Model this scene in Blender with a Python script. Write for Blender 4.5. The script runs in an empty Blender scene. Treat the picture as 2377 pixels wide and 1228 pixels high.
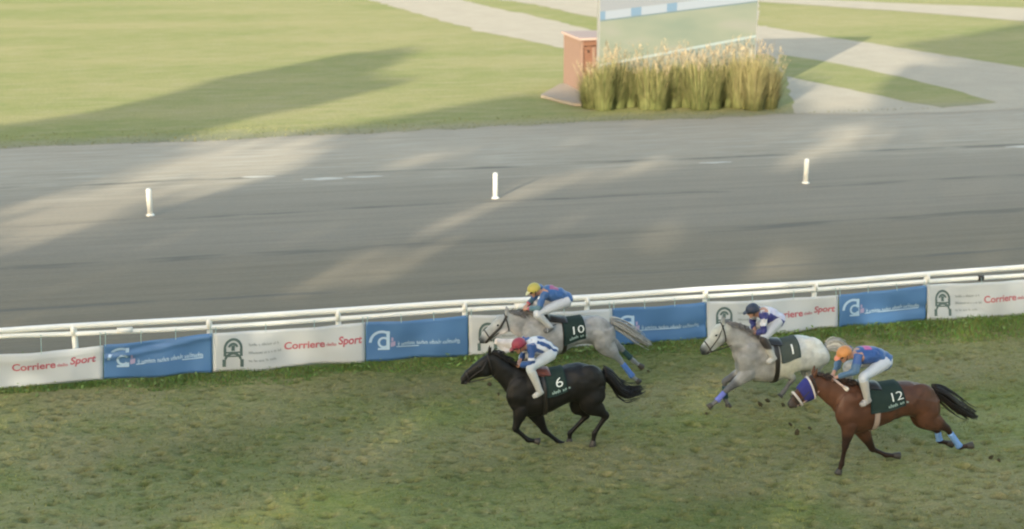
import bpy, bmesh, math, random
import numpy as np
from mathutils import Vector

random.seed(7); RNG = np.random.default_rng(7)
S = bpy.context.scene; COL = S.collection
# ------------------------------------------------------------------ camera, light, exposure
IW, IH, FPX = 2377.0, 1228.0, 3200.0
PITCH = math.atan(875 / FPX); CAMH = 9.0
PSI = math.pi / 2 - math.atan2(14760, FPX / math.cos(PITCH))
cam = bpy.data.cameras.new('camera'); camo = bpy.data.objects.new('camera', cam); COL.objects.link(camo)
camo.location = (0, 0, CAMH); camo.rotation_euler = (math.pi / 2 - PITCH, 0, -PSI)
cam.sensor_width = 36; cam.lens = 36 * FPX / IW; cam.clip_end = 3000; cam.clip_start = 0.5
cam.dof.use_dof = True; cam.dof.focus_distance = 22.5; cam.dof.aperture_fstop = 0.9
S.camera = camo
SUN_AZ, SUN_EL = math.radians(37), math.radians(13)      # direction the shadows run (from +Y towards +X), height
w = bpy.data.worlds.new('World'); S.world = w; w.use_nodes = True
nt = w.node_tree; bg = nt.nodes['Background']
sky = nt.nodes.new('ShaderNodeTexSky'); sky.sky_type = 'NISHITA'; sky.sun_disc = False
sky.sun_elevation = SUN_EL; sky.sun_rotation = SUN_AZ + math.pi
sky.dust_density = 2.0
warm = nt.nodes.new('ShaderNodeMix'); warm.data_type = 'RGBA'; warm.blend_type = 'MULTIPLY'; warm.inputs['Factor'].default_value = 1
warm.inputs['B'].default_value = (1.0, 0.93, 0.80, 1)         # thin evening haze over the whole sky
nt.links.new(sky.outputs[0], warm.inputs['A']); nt.links.new(warm.outputs['Result'], bg.inputs[0]); bg.inputs[1].default_value = 0.15
sun = bpy.data.lights.new('sun', 'SUN'); sun.energy = 2.9; sun.angle = math.radians(0.5); sun.color = (1, 0.87, 0.66)
suno = bpy.data.objects.new('sun', sun); COL.objects.link(suno)
LDIR = Vector((math.sin(SUN_AZ) * math.cos(SUN_EL), math.cos(SUN_AZ) * math.cos(SUN_EL), -math.sin(SUN_EL)))
suno.rotation_euler = LDIR.to_track_quat('-Z', 'Y').to_euler(); suno.location = (-40, -40, 40)
S.view_settings.view_transform = 'Standard'; S.view_settings.look = 'None'; S.view_settings.gamma = 1
S.view_settings.use_curve_mapping = False
EXPO = 2.05
S.view_settings.exposure = EXPO
S.render.filter_size = 2.1
try: S.cycles.filter_width = 2.1
except Exception: pass

# ------------------------------------------------------------------ helpers
_F = np.array([math.sin(PSI) * math.cos(PITCH), math.cos(PSI) * math.cos(PITCH), -math.sin(PITCH)])
_R = np.array([math.cos(PSI), -math.sin(PSI), 0.0]); _U = np.cross(_R, _F); _C = np.array([0, 0, CAMH])
def _ray(x, y): return _F * FPX + _R * (x - IW / 2) - _U * (y - IH / 2)
def at(x, y, Y):                       # photo pixel -> metres on the upright plane at distance Y
    d = _ray(x, y); return _C + d * (Y / d[1])
def gr(x, y, z=0.0):                   # photo pixel -> metres on the ground
    d = _ray(x, y); return _C + d * ((z - CAMH) / d[2])

def tag(o, label=None, cat=None, group=None, kind=None):
    if label: o['label'] = label
    if cat: o['category'] = cat
    if group: o['group'] = group
    if kind: o['kind'] = kind
    return o
def empty(name, loc=(0, 0, 0)):
    o = bpy.data.objects.new(name, None); COL.objects.link(o); o.location = loc; o.empty_display_size = .2; return o
def link(name, me, mat=None, parent=None):
    o = bpy.data.objects.new(name, me); COL.objects.link(o)
    if mat and not me.materials: me.materials.append(mat)
    if parent is not None:
        o.parent = parent
        p = Vector((0, 0, 0)); q = parent
        while q is not None: p += q.location; q = q.parent
        o.location = -p                # meshes are written in world metres; the thing's Empty sits at its base
    return o
class MB:
    def __init__(s): s.v = []; s.f = []; s.n = 0
    def add(s, vs, fs):
        vs = np.asarray(vs, float).reshape(-1, 3); s.v.append(vs)
        s.f += [tuple(i + s.n for i in f) for f in fs]; s.n += len(vs); return s
    def box(s, c, h, rz=0.0):
        c = np.array(c, float); h = np.array(h, float)
        p = np.array([(x, y, z) for x in (-1, 1) for y in (-1, 1) for z in (-1, 1)]) * h
        if rz:
            co, si = math.cos(rz), math.sin(rz); p = np.c_[p[:, 0] * co - p[:, 1] * si, p[:, 0] * si + p[:, 1] * co, p[:, 2]]
        return s.add(p + c, [(0, 1, 3, 2), (4, 6, 7, 5), (0, 4, 5, 1), (2, 3, 7, 6), (0, 2, 6, 4), (1, 5, 7, 3)])
    def loft(s, secs, n=16, power=2.0, cap=True, closed=True):
        """secs: (centre, half axis a, half axis b) rings"""
        base = s.n; vs = []
        for c, a, b in secs:
            for k in range(n):
                t = 2 * math.pi * k / n; ca, sa = math.cos(t), math.sin(t)
                ca = math.copysign(abs(ca) ** (2 / power), ca); sa = math.copysign(abs(sa) ** (2 / power), sa)
                vs.append(np.asarray(c) + np.asarray(a) * ca + np.asarray(b) * sa)
        fs = []; m = len(secs)
        for i in range(m - 1):
            for k in range(n):
                k2 = (k + 1) % n; fs.append((i * n + k, i * n + k2, (i + 1) * n + k2, (i + 1) * n + k))
        if cap:
            fs.append(tuple(reversed(range(n)))); fs.append(tuple(range((m - 1) * n, m * n)))
        return s.add(vs, fs)
    def ball(s, c, r, n=12, m=8):
        c = np.array(c, float); r = np.array(r, float) * np.ones(3); secs = []
        for i in range(m + 1):
            t = -math.pi / 2 + math.pi * i / m; t = max(min(t, 1.55), -1.55)
            secs.append((c + np.array([0, 0, r[2] * math.sin(t)]), np.array([r[0] * math.cos(t), 0, 0]), np.array([0, r[1] * math.cos(t), 0])))
        return s.loft(secs, n)
    def tube(s, pts, rad, n=8, ry=None):
        """tube through 3-D points, per-point radius; ry = lateral (world Y-ish) radius"""
        P = [np.array(p, float) for p in pts]; secs = []
        for i, p in enumerate(P):
            t = P[min(i + 1, len(P) - 1)] - P[max(i - 1, 0)]; t = t / (np.linalg.norm(t) + 1e-9)
            ref = np.array([0, 1.0, 0]) if abs(t[1]) < .9 else np.array([1.0, 0, 0])
            a = np.cross(ref, t); a /= np.linalg.norm(a); b = np.cross(t, a)
            r = rad[i] if hasattr(rad, '__len__') else rad
            rb = r if ry is None else (ry[i] if hasattr(ry, '__len__') else ry)
            secs.append((p, a * r, b * rb))
        return s.loft(secs, n)
    def mesh(s, name, smooth=True):
        me = bpy.data.meshes.new(name); v = np.concatenate(s.v) if s.v else np.zeros((0, 3))
        me.from_pydata(v.tolist(), [], s.f); me.update()
        if smooth: me.polygons.foreach_set('use_smooth', [True] * len(me.polygons))
        return me
    def obj(s, name, mat, parent=None, smooth=True): return link(name, s.mesh(name, smooth), mat, parent)
def catmull(rows, k=4):
    R = np.asarray(rows, float); n = len(R); out = []
    for i in range(n - 1):
        p0, p1, p2, p3 = R[max(i - 1, 0)], R[i], R[i + 1], R[min(i + 2, n - 1)]
        for j in range(k):
            t = j / k
            out.append(.5 * ((2 * p1) + (-p0 + p2) * t + (2 * p0 - 5 * p1 + 4 * p2 - p3) * t * t + (-p0 + 3 * p1 - 3 * p2 + p3) * t ** 3))
    out.append(R[-1]); return np.array(out)
def lerp(a, b, t): return np.asarray(a, float) * (1 - t) + np.asarray(b, float) * t
def remeshed(mb, name, voxel, smooth=6, factor=.5):
    me = mb.mesh(name); o = bpy.data.objects.new('tmp_' + name, me); COL.objects.link(o)
    r = o.modifiers.new('r', 'REMESH'); r.mode = 'VOXEL'; r.voxel_size = voxel; r.use_smooth_shade = True
    if smooth:
        q = o.modifiers.new('s', 'SMOOTH'); q.iterations = smooth; q.factor = factor
    dg = bpy.context.evaluated_depsgraph_get(); dg.update()
    new = bpy.data.meshes.new_from_object(o.evaluated_get(dg)); new.name = name
    bpy.data.objects.remove(o); bpy.data.meshes.remove(me)
    new.polygons.foreach_set('use_smooth', [True] * len(new.polygons)); return new
def verts(me):
    a = np.empty(len(me.vertices) * 3); me.vertices.foreach_get('co', a); return a.reshape(-1, 3)
def setverts(me, v): me.vertices.foreach_set('co', np.asarray(v, np.float32).ravel()); me.update()
def paint(me, rgb, name='tint'):
    at_ = me.attributes.new(name, 'FLOAT_COLOR', 'POINT')
    c = np.ones((len(me.vertices), 4), np.float32); c[:, :3] = rgb; at_.data.foreach_set('color', c.ravel())
def segdist(P, A, B):
    A = np.asarray(A); B = np.asarray(B); d = B - A; t = np.clip(((P - A) @ d) / (d @ d + 1e-9), 0, 1)
    return np.linalg.norm(P - (A + t[:, None] * d), axis=1)
def sstep(x, a, b):
    t = np.clip((x - a) / (b - a), 0, 1); return t * t * (3 - 2 * t)
def vnoise(x, y, seed=0):              # smooth value noise, numpy
    xi = np.floor(x).astype(np.int64); yi = np.floor(y).astype(np.int64); fx = x - xi; fy = y - yi
    def h(a, b):
        n = (a * 374761393 + b * 668265263 + seed * 1442695041) & 0x7fffffff
        n = ((n ^ (n >> 13)) * 1274126177) & 0x7fffffff; return ((n ^ (n >> 16)) & 0xffff) / 65535.0
    fx = fx * fx * (3 - 2 * fx); fy = fy * fy * (3 - 2 * fy)
    return (h(xi, yi) * (1 - fx) + h(xi + 1, yi) * fx) * (1 - fy) + (h(xi, yi + 1) * (1 - fx) + h(xi + 1, yi + 1) * fx) * fy
def text_mesh(body, size=1.0, bold=0.0, align='LEFT', shear=0.0, spacing=1.0):
    c = bpy.data.curves.new('t', 'FONT'); c.body = body; c.size = size; c.offset = bold; c.align_x = align; c.shear = shear
    c.space_character = spacing; c.resolution_u = 4
    o = bpy.data.objects.new('t', c); COL.objects.link(o); dg = bpy.context.evaluated_depsgraph_get(); dg.update()
    me = bpy.data.meshes.new_from_object(o.evaluated_get(dg)); bpy.data.objects.remove(o)
    me.materials.clear(); bm = bmesh.new(); bm.from_mesh(me); bmesh.ops.triangulate(bm, faces=bm.faces[:])
    for _ in range(4):
        es = [e for e in bm.edges if e.calc_length() > .16 * size]
        if not es: break
        bmesh.ops.subdivide_edges(bm, edges=es, cuts=1); bmesh.ops.triangulate(bm, faces=bm.faces[:])
    bm.to_mesh(me); bm.free()
    v = verts(me); return v, [tuple(p.vertices) for p in me.polygons]

# ------------------------------------------------------------------ materials
class N:
    def __init__(s, name):
        s.m = bpy.data.materials.new(name); s.m.use_nodes = True; s.t = s.m.node_tree; s.b = s.t.nodes['Principled BSDF']
    def new(s, t, **kw):
        n = s.t.nodes.new(t)
        for k, v in kw.items(): setattr(n, k, v)
        return n
    def ln(s, a, b): s.t.links.new(a, b)
    def coord(s, scale=(1, 1, 1), kind='Object', loc=(0, 0, 0)):
        tc = s.new('ShaderNodeTexCoord'); mp = s.new('ShaderNodeMapping'); mp.inputs['Scale'].default_value = scale
        mp.inputs['Location'].default_value = loc
        s.ln(tc.outputs[kind], mp.inputs[0]); return mp.outputs[0]
    def noise(s, vec, scale=1, detail=4, rough=.55):
        n = s.new('ShaderNodeTexNoise'); n.inputs['Scale'].default_value = scale; n.inputs['Detail'].default_value = detail
        n.inputs['Roughness'].default_value = rough
        if vec is not None: s.ln(vec, n.inputs['Vector'])
        return n.outputs['Fac']
    def ramp(s, fac, stops):
        r = s.new('ShaderNodeValToRGB'); e = r.color_ramp.elements
        while len(e) < len(stops): e.new(.5)
        for q, (p, c) in zip(e, stops): q.position = p; q.color = (*c, 1) if len(c) == 3 else c
        s.ln(fac, r.inputs[0]); return r.outputs[0]
    def mix(s, fac, a, b, mode='MIX'):
        m = s.new('ShaderNodeMix', data_type='RGBA', blend_type=mode)
        for sock, v in ((m.inputs['Factor'], fac), (m.inputs['A'], a), (m.inputs['B'], b)):
            if hasattr(v, 'links'): s.ln(v, sock)
            elif hasattr(v, '__len__'): sock.default_value = (*v, 1) if len(v) == 3 else v
            else: sock.default_value = v
        return m.outputs['Result']
    def math(s, op, a, b=None):
        m = s.new('ShaderNodeMath', operation=op)
        for sock, v in ((m.inputs[0], a), (m.inputs[1], b)):
            if v is None: continue
            if hasattr(v, 'links'): s.ln(v, sock)
            else: sock.default_value = v
        return m.outputs[0]
    def bump(s, h, strength=.3, dist=.02):
        b = s.new('ShaderNodeBump'); b.inputs['Strength'].default_value = strength; b.inputs['Distance'].default_value = dist
        s.ln(h, b.inputs['Height']); s.ln(b.outputs[0], s.b.inputs['Normal'])
    def done(s, col=None, rough=.6, spec=.4, **kw):
        if col is not None:
            if hasattr(col, 'links'): s.ln(col, s.b.inputs['Base Color'])
            else: s.b.inputs['Base Color'].default_value = (*col, 1)
        s.b.inputs['Roughness'].default_value = rough; s.b.inputs['Specular IOR Level'].default_value = spec
        for k, v in kw.items(): s.b.inputs[k].default_value = v
        return s.m
def plain(name, col, rough=.55, var=.25, scale=9, spec=.35, bump=0.0):
    n = N(name); f = n.noise(n.coord(), scale, 5)
    c = n.mix(f, tuple(x * (1 - var) for x in col), tuple(min(1, x * (1 + var)) for x in col))
    if bump: n.bump(n.noise(n.coord(), scale * 6, 4), bump, .01)
    return n.done(c, rough, spec)
def tinted(name, rough=.6, var=.18, scale=14, spec=.3, bump=0.15, sheen=0.0, bscale=60):
    n = N(name); a = n.new('ShaderNodeAttribute', attribute_name='tint')
    f = n.noise(n.coord(), scale, 5); g = n.ramp(f, [(.2, (1 - var,) * 3), (.8, (1 + var,) * 3)])
    c = n.mix(1.0, a.outputs['Color'], g, 'MULTIPLY')
    if bump: n.bump(n.noise(n.coord(), bscale, 3), bump, .01)
    n.b.inputs['Sheen Weight'].default_value = sheen
    return n.done(c, rough, spec)
exec_time_note = None
def m_turf():
    n = N('race_turf'); a = n.new('ShaderNodeAttribute', attribute_name='tint')
    v = n.coord()
    f1 = n.noise(v, .55, 5); f2 = n.noise(n.coord((3.2, 8.5, 4)), 1.6, 6, .7); f3 = n.noise(n.coord((1, 2, 1)), 22, 4)
    g = n.mix(n.ramp(f1, [(.38, (0, 0, 0)), (.62, (1, 1, 1))]), (.165, .182, .064), (.222, .208, .096))
    g = n.mix(n.ramp(f2, [(.45, (0, 0, 0)), (.75, (1, 1, 1))]), g, (.262, .24, .128))
    g = n.mix(n.ramp(f2, [(.25, (1, 1, 1)), (.42, (0, 0, 0))]), g, (.095, .130, .040))
    g = n.mix(1.0, g, n.ramp(f3, [(.25, (.72,) * 3), (.75, (1.25,) * 3)]), 'MULTIPLY')
    g = n.mix(1.0, g, a.outputs['Color'], 'MULTIPLY')
    n.bump(f3, .5, .03); return n.done(g, .9, .1)
def m_blade(name, c1, c2, scale=.8):
    n = N(name); a = n.new('ShaderNodeAttribute', attribute_name='tint')
    f = n.noise(n.coord(), scale, 4); c = n.mix(n.ramp(f, [(.35, (0, 0, 0)), (.65, (1, 1, 1))]), c1, c2)
    c = n.mix(1.0, c, a.outputs['Color'], 'MULTIPLY')
    n.b.inputs['Transmission Weight'].default_value = 0
    return n.done(c, .7, .2)
def m_lawn():
    n = N('infield_lawn'); v = n.coord()
    f1 = n.noise(n.coord((.35, 1, 1)), .16, 5); f2 = n.noise(n.coord((.5, 1.4, 1)), 1.1, 6, .65); f3 = n.noise(v, 7, 4)
    g = n.mix(n.ramp(f1, [(.36, (0, 0, 0)), (.64, (1, 1, 1))]), (.205, .225, .082), (.275, .262, .122))
    g = n.mix(n.ramp(f2, [(.48, (0, 0, 0)), (.8, (1, 1, 1))]), g, (.30, .28, .16))
    g = n.mix(n.ramp(f2, [(.2, (1, 1, 1)), (.45, (0, 0, 0))]), g, (.155, .20, .068))
    g = n.mix(1.0, g, n.ramp(f3, [(.25, (.86,) * 3), (.75, (1.14,) * 3)]), 'MULTIPLY')
    sp = n.new('ShaderNodeSeparateXYZ'); tc = n.new('ShaderNodeTexCoord'); n.ln(tc.outputs['Object'], sp.inputs[0])   # worn sandy margin beside the track
    yy = n.math('ADD', n.math('SUBTRACT', sp.outputs['Y'], n.math('MULTIPLY', sp.outputs['X'], .03)), n.math('MULTIPLY', n.math('SUBTRACT', n.noise(n.coord((.5, 1, 1)), 1.3, 5, .7), .5), 2.4))
    yr = n.math('DIVIDE', n.math('SUBTRACT', yy, 51.6), 2.2); edge = n.ramp(yr, [(.0, (.85,) * 3), (.45, (.45,) * 3), (1, (0, 0, 0))])
    g = n.mix(edge, g, (.235, .225, .165))
    n.bump(f3, .6, .05); return n.done(g, .9, .1)
def m_track():
    n = N('sand_track'); tc = n.new('ShaderNodeTexCoord'); sp = n.new('ShaderNodeSeparateXYZ'); n.ln(tc.outputs['Object'], sp.inputs[0])
    y = n.math('ADD', sp.outputs['Y'], n.math('MULTIPLY', n.math('SUBTRACT', n.noise(n.coord((.12, .5, 1)), 1, 3), .5), 2.2))
    yy = n.math('DIVIDE', n.math('SUBTRACT', y, 26.0), 28.0)
    base = n.ramp(yy, [(0, (.190, .165, .120)), (.22, (.204, .180, .136)), (.30, (.210, .188, .147)), (.345, (.236, .213, .172)), (.56, (.258, .236, .193)),
                       (.66, (.296, .270, .218)), (.80, (.33, .30, .245)), (1, (.298, .272, .222))])
    st = n.noise(n.coord((.10, 2.6, 1)), 1.0, 6, .6); st2 = n.noise(n.coord((.35, 9, 1)), 1.0, 5, .65); fine = n.noise(n.coord((3, 10, 3)), 3, 5, .7)
    c = n.mix(1.0, base, n.ramp(st, [(.25, (.89, .885, .87)), (.5, (1, 1, 1)), (.78, (1.11, 1.10, 1.07))]), 'MULTIPLY')
    c = n.mix(1.0, c, n.ramp(st2, [(.25, (.91,) * 3), (.75, (1.08,) * 3)]), 'MULTIPLY')
    c = n.mix(1.0, c, n.ramp(fine, [(.25, (.88,) * 3), (.75, (1.12,) * 3)]), 'MULTIPLY')
    # pale churned sand in the far lanes
    farm = n.math('MULTIPLY', n.ramp(yy, [(.56, (0, 0, 0)), (.66, (1, 1, 1)), (.88, (1, 1, 1)), (.98, (0, 0, 0))]), n.ramp(st2, [(.48, (0, 0, 0)), (.66, (1, 1, 1))]))
    c = n.mix(n.math('MULTIPLY', farm, .75), c, (.42, .41, .36))
    for y0, wv in ((34.6, .22), (39.2, .12), (30.8, .10), (44.4, .16)):     # harrow lines
        dd = n.math('ABSOLUTE', n.math('SUBTRACT', n.math('ADD', sp.outputs['Y'], n.math('MULTIPLY', n.math('SUBTRACT', n.noise(n.coord((.1, .1, 1)), 1, 3), .5), 1.2)), y0))
        lm = n.math('MULTIPLY', n.math('LESS_THAN', dd, wv), n.ramp(n.noise(n.coord((.35, 1.5, 1)), 1, 4), [(.42, (0, 0, 0)), (.6, (.8,) * 3)])); c = n.mix(lm, c, (.135, .130, .112))
    n.bump(st2, .35, .06); return n.done(c, .92, .12)
def m_path(name='gravel_path', k=1.0):
    n = N(name); f = n.noise(n.coord((.5, .5, 1)), 1.2, 6, .65); f2 = n.noise(n.coord(), 14, 4)
    c = n.mix(f, (.30 * k, .272 * k, .218 * k), (.43 * k, .395 * k, .322 * k)); c = n.mix(1.0, c, n.ramp(f2, [(.3, (.88,) * 3), (.7, (1.1,) * 3)]), 'MULTIPLY')
    n.bump(f2, .3, .02); return n.done(c, .9, .15)

M = {}
M['turf'] = m_turf(); M['lawn'] = m_lawn(); M['track'] = m_track(); M['path'] = m_path()
M['blade'] = m_blade('grass_blades', (.185, .205, .070), (.25, .232, .108))
M['verge'] = m_blade('verge_grass', (.125, .20, .05), (.17, .23, .075))
M['lawnblade'] = m_blade('lawn_blades', (.13, .15, .055), (.17, .165, .08))
M['pvc'] = plain('white_plastic_rail', (.78, .79, .76), .35, .07, 3, .5)
M['marker'] = plain('white_marker_paint', (.80, .80, .75), .5, .06, 8)
M['soil'] = plain('dark_soil', (.06, .052, .03), .95, .4, 20, .1, .4)
M['coat'] = tinted('horse_coat', .52, .22, 9, .3, .1, 0, 70)
M['hair'] = tinted('horse_hair', .5, .3, 20, .4, 0)
M['silk'] = tinted('racing_silk', .5, .07, 10, .4, .35, .1, 16)
M['skin'] = plain('skin', (.42, .24, .17), .5, .08, 12)
M['leather'] = plain('dark_leather', (.022, .018, .015), .45, .3, 20, .5)
M['tan'] = plain('reddish_leather', (.16, .055, .04), .45, .25, 20, .5)
M['rein'] = plain('pale_rein_leather', (.40, .30, .25), .5, .15, 20)
M['steel'] = plain('stirrup_steel', (.55, .55, .56), .3, .1, 10, .6)
M['hoof'] = plain('hoof_horn', (.05, .045, .038), .5, .3, 15)
M['palehoof'] = plain('pale_hoof_horn', (.22, .19, .15), .5, .25, 15)
M['eye'] = plain('dark_eye', (.008, .007, .006), .1, .1, 5, .6)
M['cloth'] = plain('dark_green_saddle_cloth', (.018, .034, .029), .8, .2, 15, .2, .2)
M['cloth_dark'] = plain('grey_green_saddle_cloth', (.06, .075, .065), .8, .2, 15, .2, .2)
M['print_white'] = plain('white_print', (.72, .76, .72), .6, .04, 10, .2)
M['print_teal'] = plain('pale_teal_print', (.34, .46, .42), .6, .1, 10, .2)
M['bw'] = plain('white_banner_vinyl', (.52, .555, .575), .45, .06, 1.2, .35)
def m_blue():
    n = N('blue_banner_vinyl'); f = n.noise(n.coord(), .9, 4)
    return n.done(n.mix(f, (.068, .165, .36), (.095, .21, .40)), .42, .4)
M['bb'] = m_blue()
M['p_red'] = plain('red_print', (.46, .13, .16), .5, .15, 4)
M['p_dark'] = plain('dark_green_print', (.10, .15, .145), .5, .2, 4)
M['p_grey'] = plain('pale_grey_print', (.27, .31, .32), .5, .1, 4)
M['p_light'] = plain('pale_blue_print', (.42, .58, .74), .5, .08, 4)
M['p_pink'] = plain('mauve_print', (.38, .33, .50), .5, .08, 4)
M['brick'] = plain('terracotta_panel', (.17, .115, .094), .85, .12, 6, .15, .2)
M['brickdark'] = plain('brown_recess_panel', (.13, .07, .05), .85, .15, 6, .15, .2)
M['roofm'] = plain('pinkish_roof_sheet', (.30, .23, .21), .7, .1, 4)
M['concrete'] = plain('concrete_slab', (.28, .245, .205), .9, .12, 3, .15, .2)
M['metal'] = plain('grey_steel', (.17, .18, .185), .5, .1, 3, .5)
M['lime'] = plain('white_sand_patch', (.52, .51, .46), .95, .1, 6, .1)

# ------------------------------------------------------------------ shade-casting neighbours behind the camera
UX, UY = math.cos(SUN_AZ), -math.sin(SUN_AZ); VX, VY = math.sin(SUN_AZ), math.cos(SUN_AZ)
TE = math.tan(SUN_EL)
def poly(pts): return np.array([gr(*p)[:2] for p in pts])
LIT = [poly(p) for p in (
    [(0, 598), (160, 552), (300, 507), (470, 460), (640, 418), (735, 378), (760, 335), (830, 308), (560, 312), (440, 325), (380, 362), (300, 398), (150, 432), (0, 475), (-60, 500), (-60, 615)],
    [(880, 392), (950, 340), (1060, 336), (1045, 368), (985, 392)],
    [(930, 548), (1010, 502), (1120, 458), (1225, 412), (1400, 396), (1470, 370), (1560, 362), (1585, 388), (1400, 416), (1290, 432), (1200, 472), (1090, 522), (1010, 560)],
    [(1790, 392), (1800, 358), (1880, 330), (1920, 290), (2030, 275), (2045, 310), (2030, 348), (1930, 368), (1850, 408)],
)]
HALF = [poly(p) for p in (
    [(640, 660), (720, 622), (860, 582), (1000, 560), (1080, 562), (960, 622), (800, 676), (700, 680)],
    [(1680, 640), (1720, 590), (1800, 560), (1930, 570), (1880, 650)],
    [(1380, 600), (1480, 540), (1560, 520), (1560, 560), (1450, 610)],
)]
SHA = [poly(p) for p in (
    [(-80, 350), (-80, 300), (60, 285), (200, 262), (400, 216), (500, 182), (620, 162), (800, 126), (960, 108), (930, 140), (860, 170), (940, 192), (800, 226), (700, 250), (600, 268), (520, 284), (450, 308), (420, 330)],
    [(640, 316), (820, 288), (1000, 258), (1180, 226), (1330, 222), (1390, 240), (1390, 290), (1000, 306)],
    [(1400, 262), (1880, 240), (1900, 300), (1400, 300)],
    [(2040, 205), (2110, 150), (2240, 150), (2460, 175), (2460, 320), (2040, 300)],
    [(2090, 105), (2240, 82), (2377, 52), (2460, 60), (2460, 175), (2200, 135)],
)]
def inside(P, poly_):
    x, y = P[:, 0], P[:, 1]; r = np.zeros(len(P), bool); n = len(poly_)
    for i in range(n):
        (x1, y1), (x2, y2) = poly_[i], poly_[(i + 1) % n]
        c = ((y1 > y) != (y2 > y)) & (x < (x2 - x1) * (y - y1) / (y2 - y1 + 1e-12) + x1); r ^= c
    return r
def shade_wanted(P):
    near = P[:, 1] < 52.0 + 0.03 * (P[:, 0] - 5)
    pr = np.where(near, 1.0, 0.0)
    J = P + RNG.normal(0, 1, P.shape) * np.where(P[:, 1:2] < 46, .28, .42)          # ragged crown edges give soft-edged light
    brk = np.clip(vnoise(P[:, 0] * .55, P[:, 1] * .4, 77) - .45, 0, 1) * .16
    for p in LIT: m_ = inside(J, p); pr[m_] = brk[m_]
    for p in HALF: m_ = inside(J, p); pr[m_] = 0.08
    for p in SHA: pr[inside(P, p) & ~near] = 1.0
    pr[P[:, 1] < 26] = 1.0
    return pr
def m_leaf():
    n = N('pine_needles'); return n.done(n.mix(n.noise(n.coord(), .4, 3), (.03, .05, .018), (.06, .085, .03)), .7, .2)
M['leaf'] = m_leaf(); M['bark'] = plain('pine_bark', (.14, .09, .06), .95, .3, 3, .1, .4)
def shade_trees():
    n = 110000
    P = np.c_[RNG.uniform(-30, 80, n), RNG.uniform(10, 100, n)]
    keep = RNG.random(n) < shade_wanted(P); P = P[keep]
    u = P[:, 0] * UX + P[:, 1] * UY; v = P[:, 0] * VX + P[:, 1] * VY
    nb = 11; edges = np.linspace(u.min() - .01, u.max() + .01, nb + 1)
    for i in range(nb):
        s = (u >= edges[i]) & (u < edges[i + 1])
        if s.sum() < 30: continue
        uc = (edges[i] + edges[i + 1]) / 2; v0 = -48 + 5 * (i % 2)
        vc = v0 + RNG.normal(0, 1.8, s.sum()); h = (v[s] - vc) * TE; us = u[s]
        c = np.c_[us * UX + vc * VX, us * UY + vc * VY, h]
        q = .34 * (.6 + .8 * RNG.random(len(c)))
        d1 = RNG.normal(size=(len(c), 3)); d1 /= np.linalg.norm(d1, axis=1)[:, None]
        d2 = np.cross(d1, RNG.normal(size=(len(c), 3))); d2 /= np.linalg.norm(d2, axis=1)[:, None]
        V = np.stack([c - d1 * q[:, None], c + d2 * q[:, None] * .7, c + d1 * q[:, None], c - d2 * q[:, None] * .7], 1).reshape(-1, 3)
        base = (uc * UX + v0 * VX, uc * UY + v0 * VY, 0.0)
        t = empty('pine_tree', base)
        tag(t, 'tall pine standing in the row behind the grandstand', 'tree', 'pines behind the grandstand')
        mb = MB(); mb.add(V, [tuple(range(4 * k, 4 * k + 4)) for k in range(len(c))]); mb.obj('crown', M['leaf'], t, False)
        hm = float(np.percentile(h, 70)); tr = MB()
        tr.tube([(base[0], base[1], 0), (base[0] + .2, base[1], hm * .4), (base[0], base[1] + .2, hm)], [.34, .26, .1], 10)
        for k in range(7):
            e = c[RNG.integers(len(c))]; z0 = max(3.0, e[2] - 2.5)
            tr.tube([(base[0], base[1], min(z0, hm)), lerp((base[0], base[1], min(z0, hm)), e, .6) + [0, 0, .3], e], [.12, .08, .03], 6)
        tr.obj('trunk', M['bark'], t)
shade_trees()
def grandstand():
    g = empty('grandstand', (-20, -9, 0)); tag(g, 'low concrete grandstand under the camera with stepped seating', 'grandstand')
    mb = MB()
    for k in range(8): mb.box((-20, -3.2 - k * 1.5, .42 * (k + 1)), (48, .75, .42 * (k + 1)))
    mb.obj('terrace', M['concrete'], g, False)
    MB().box((-20, -15.6, 3.6), (48, .3, 3.6)).obj('back_wall', M['concrete'], g, False)
    for k in range(13): MB().box((-67 + k * 7.8, -2.3, .55), (.05, .05, .55)).obj('railing_post', M['metal'], g, False)
    MB().box((-20, -2.3, 1.14), (48, .04, .04)).obj('handrail', M['metal'], g, False)
grandstand()

# ------------------------------------------------------------------ ground
def sheet(name, pts, z, mat, label=None):
    mb = MB(); mb.add([(p[0], p[1], z) for p in pts], [tuple(range(len(pts)))]); o = mb.obj(name, mat, None, False); tag(o, kind='structure'); return o
sheet('ground', [(-700, -400), (900, -400), (900, 1200), (-700, 1200)], -.12, M['lawn'])
sheet('track', [(-200, 26.6), (300, 26.6), (300, 56), (-200, 56)], -.025, M['track'])
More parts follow.
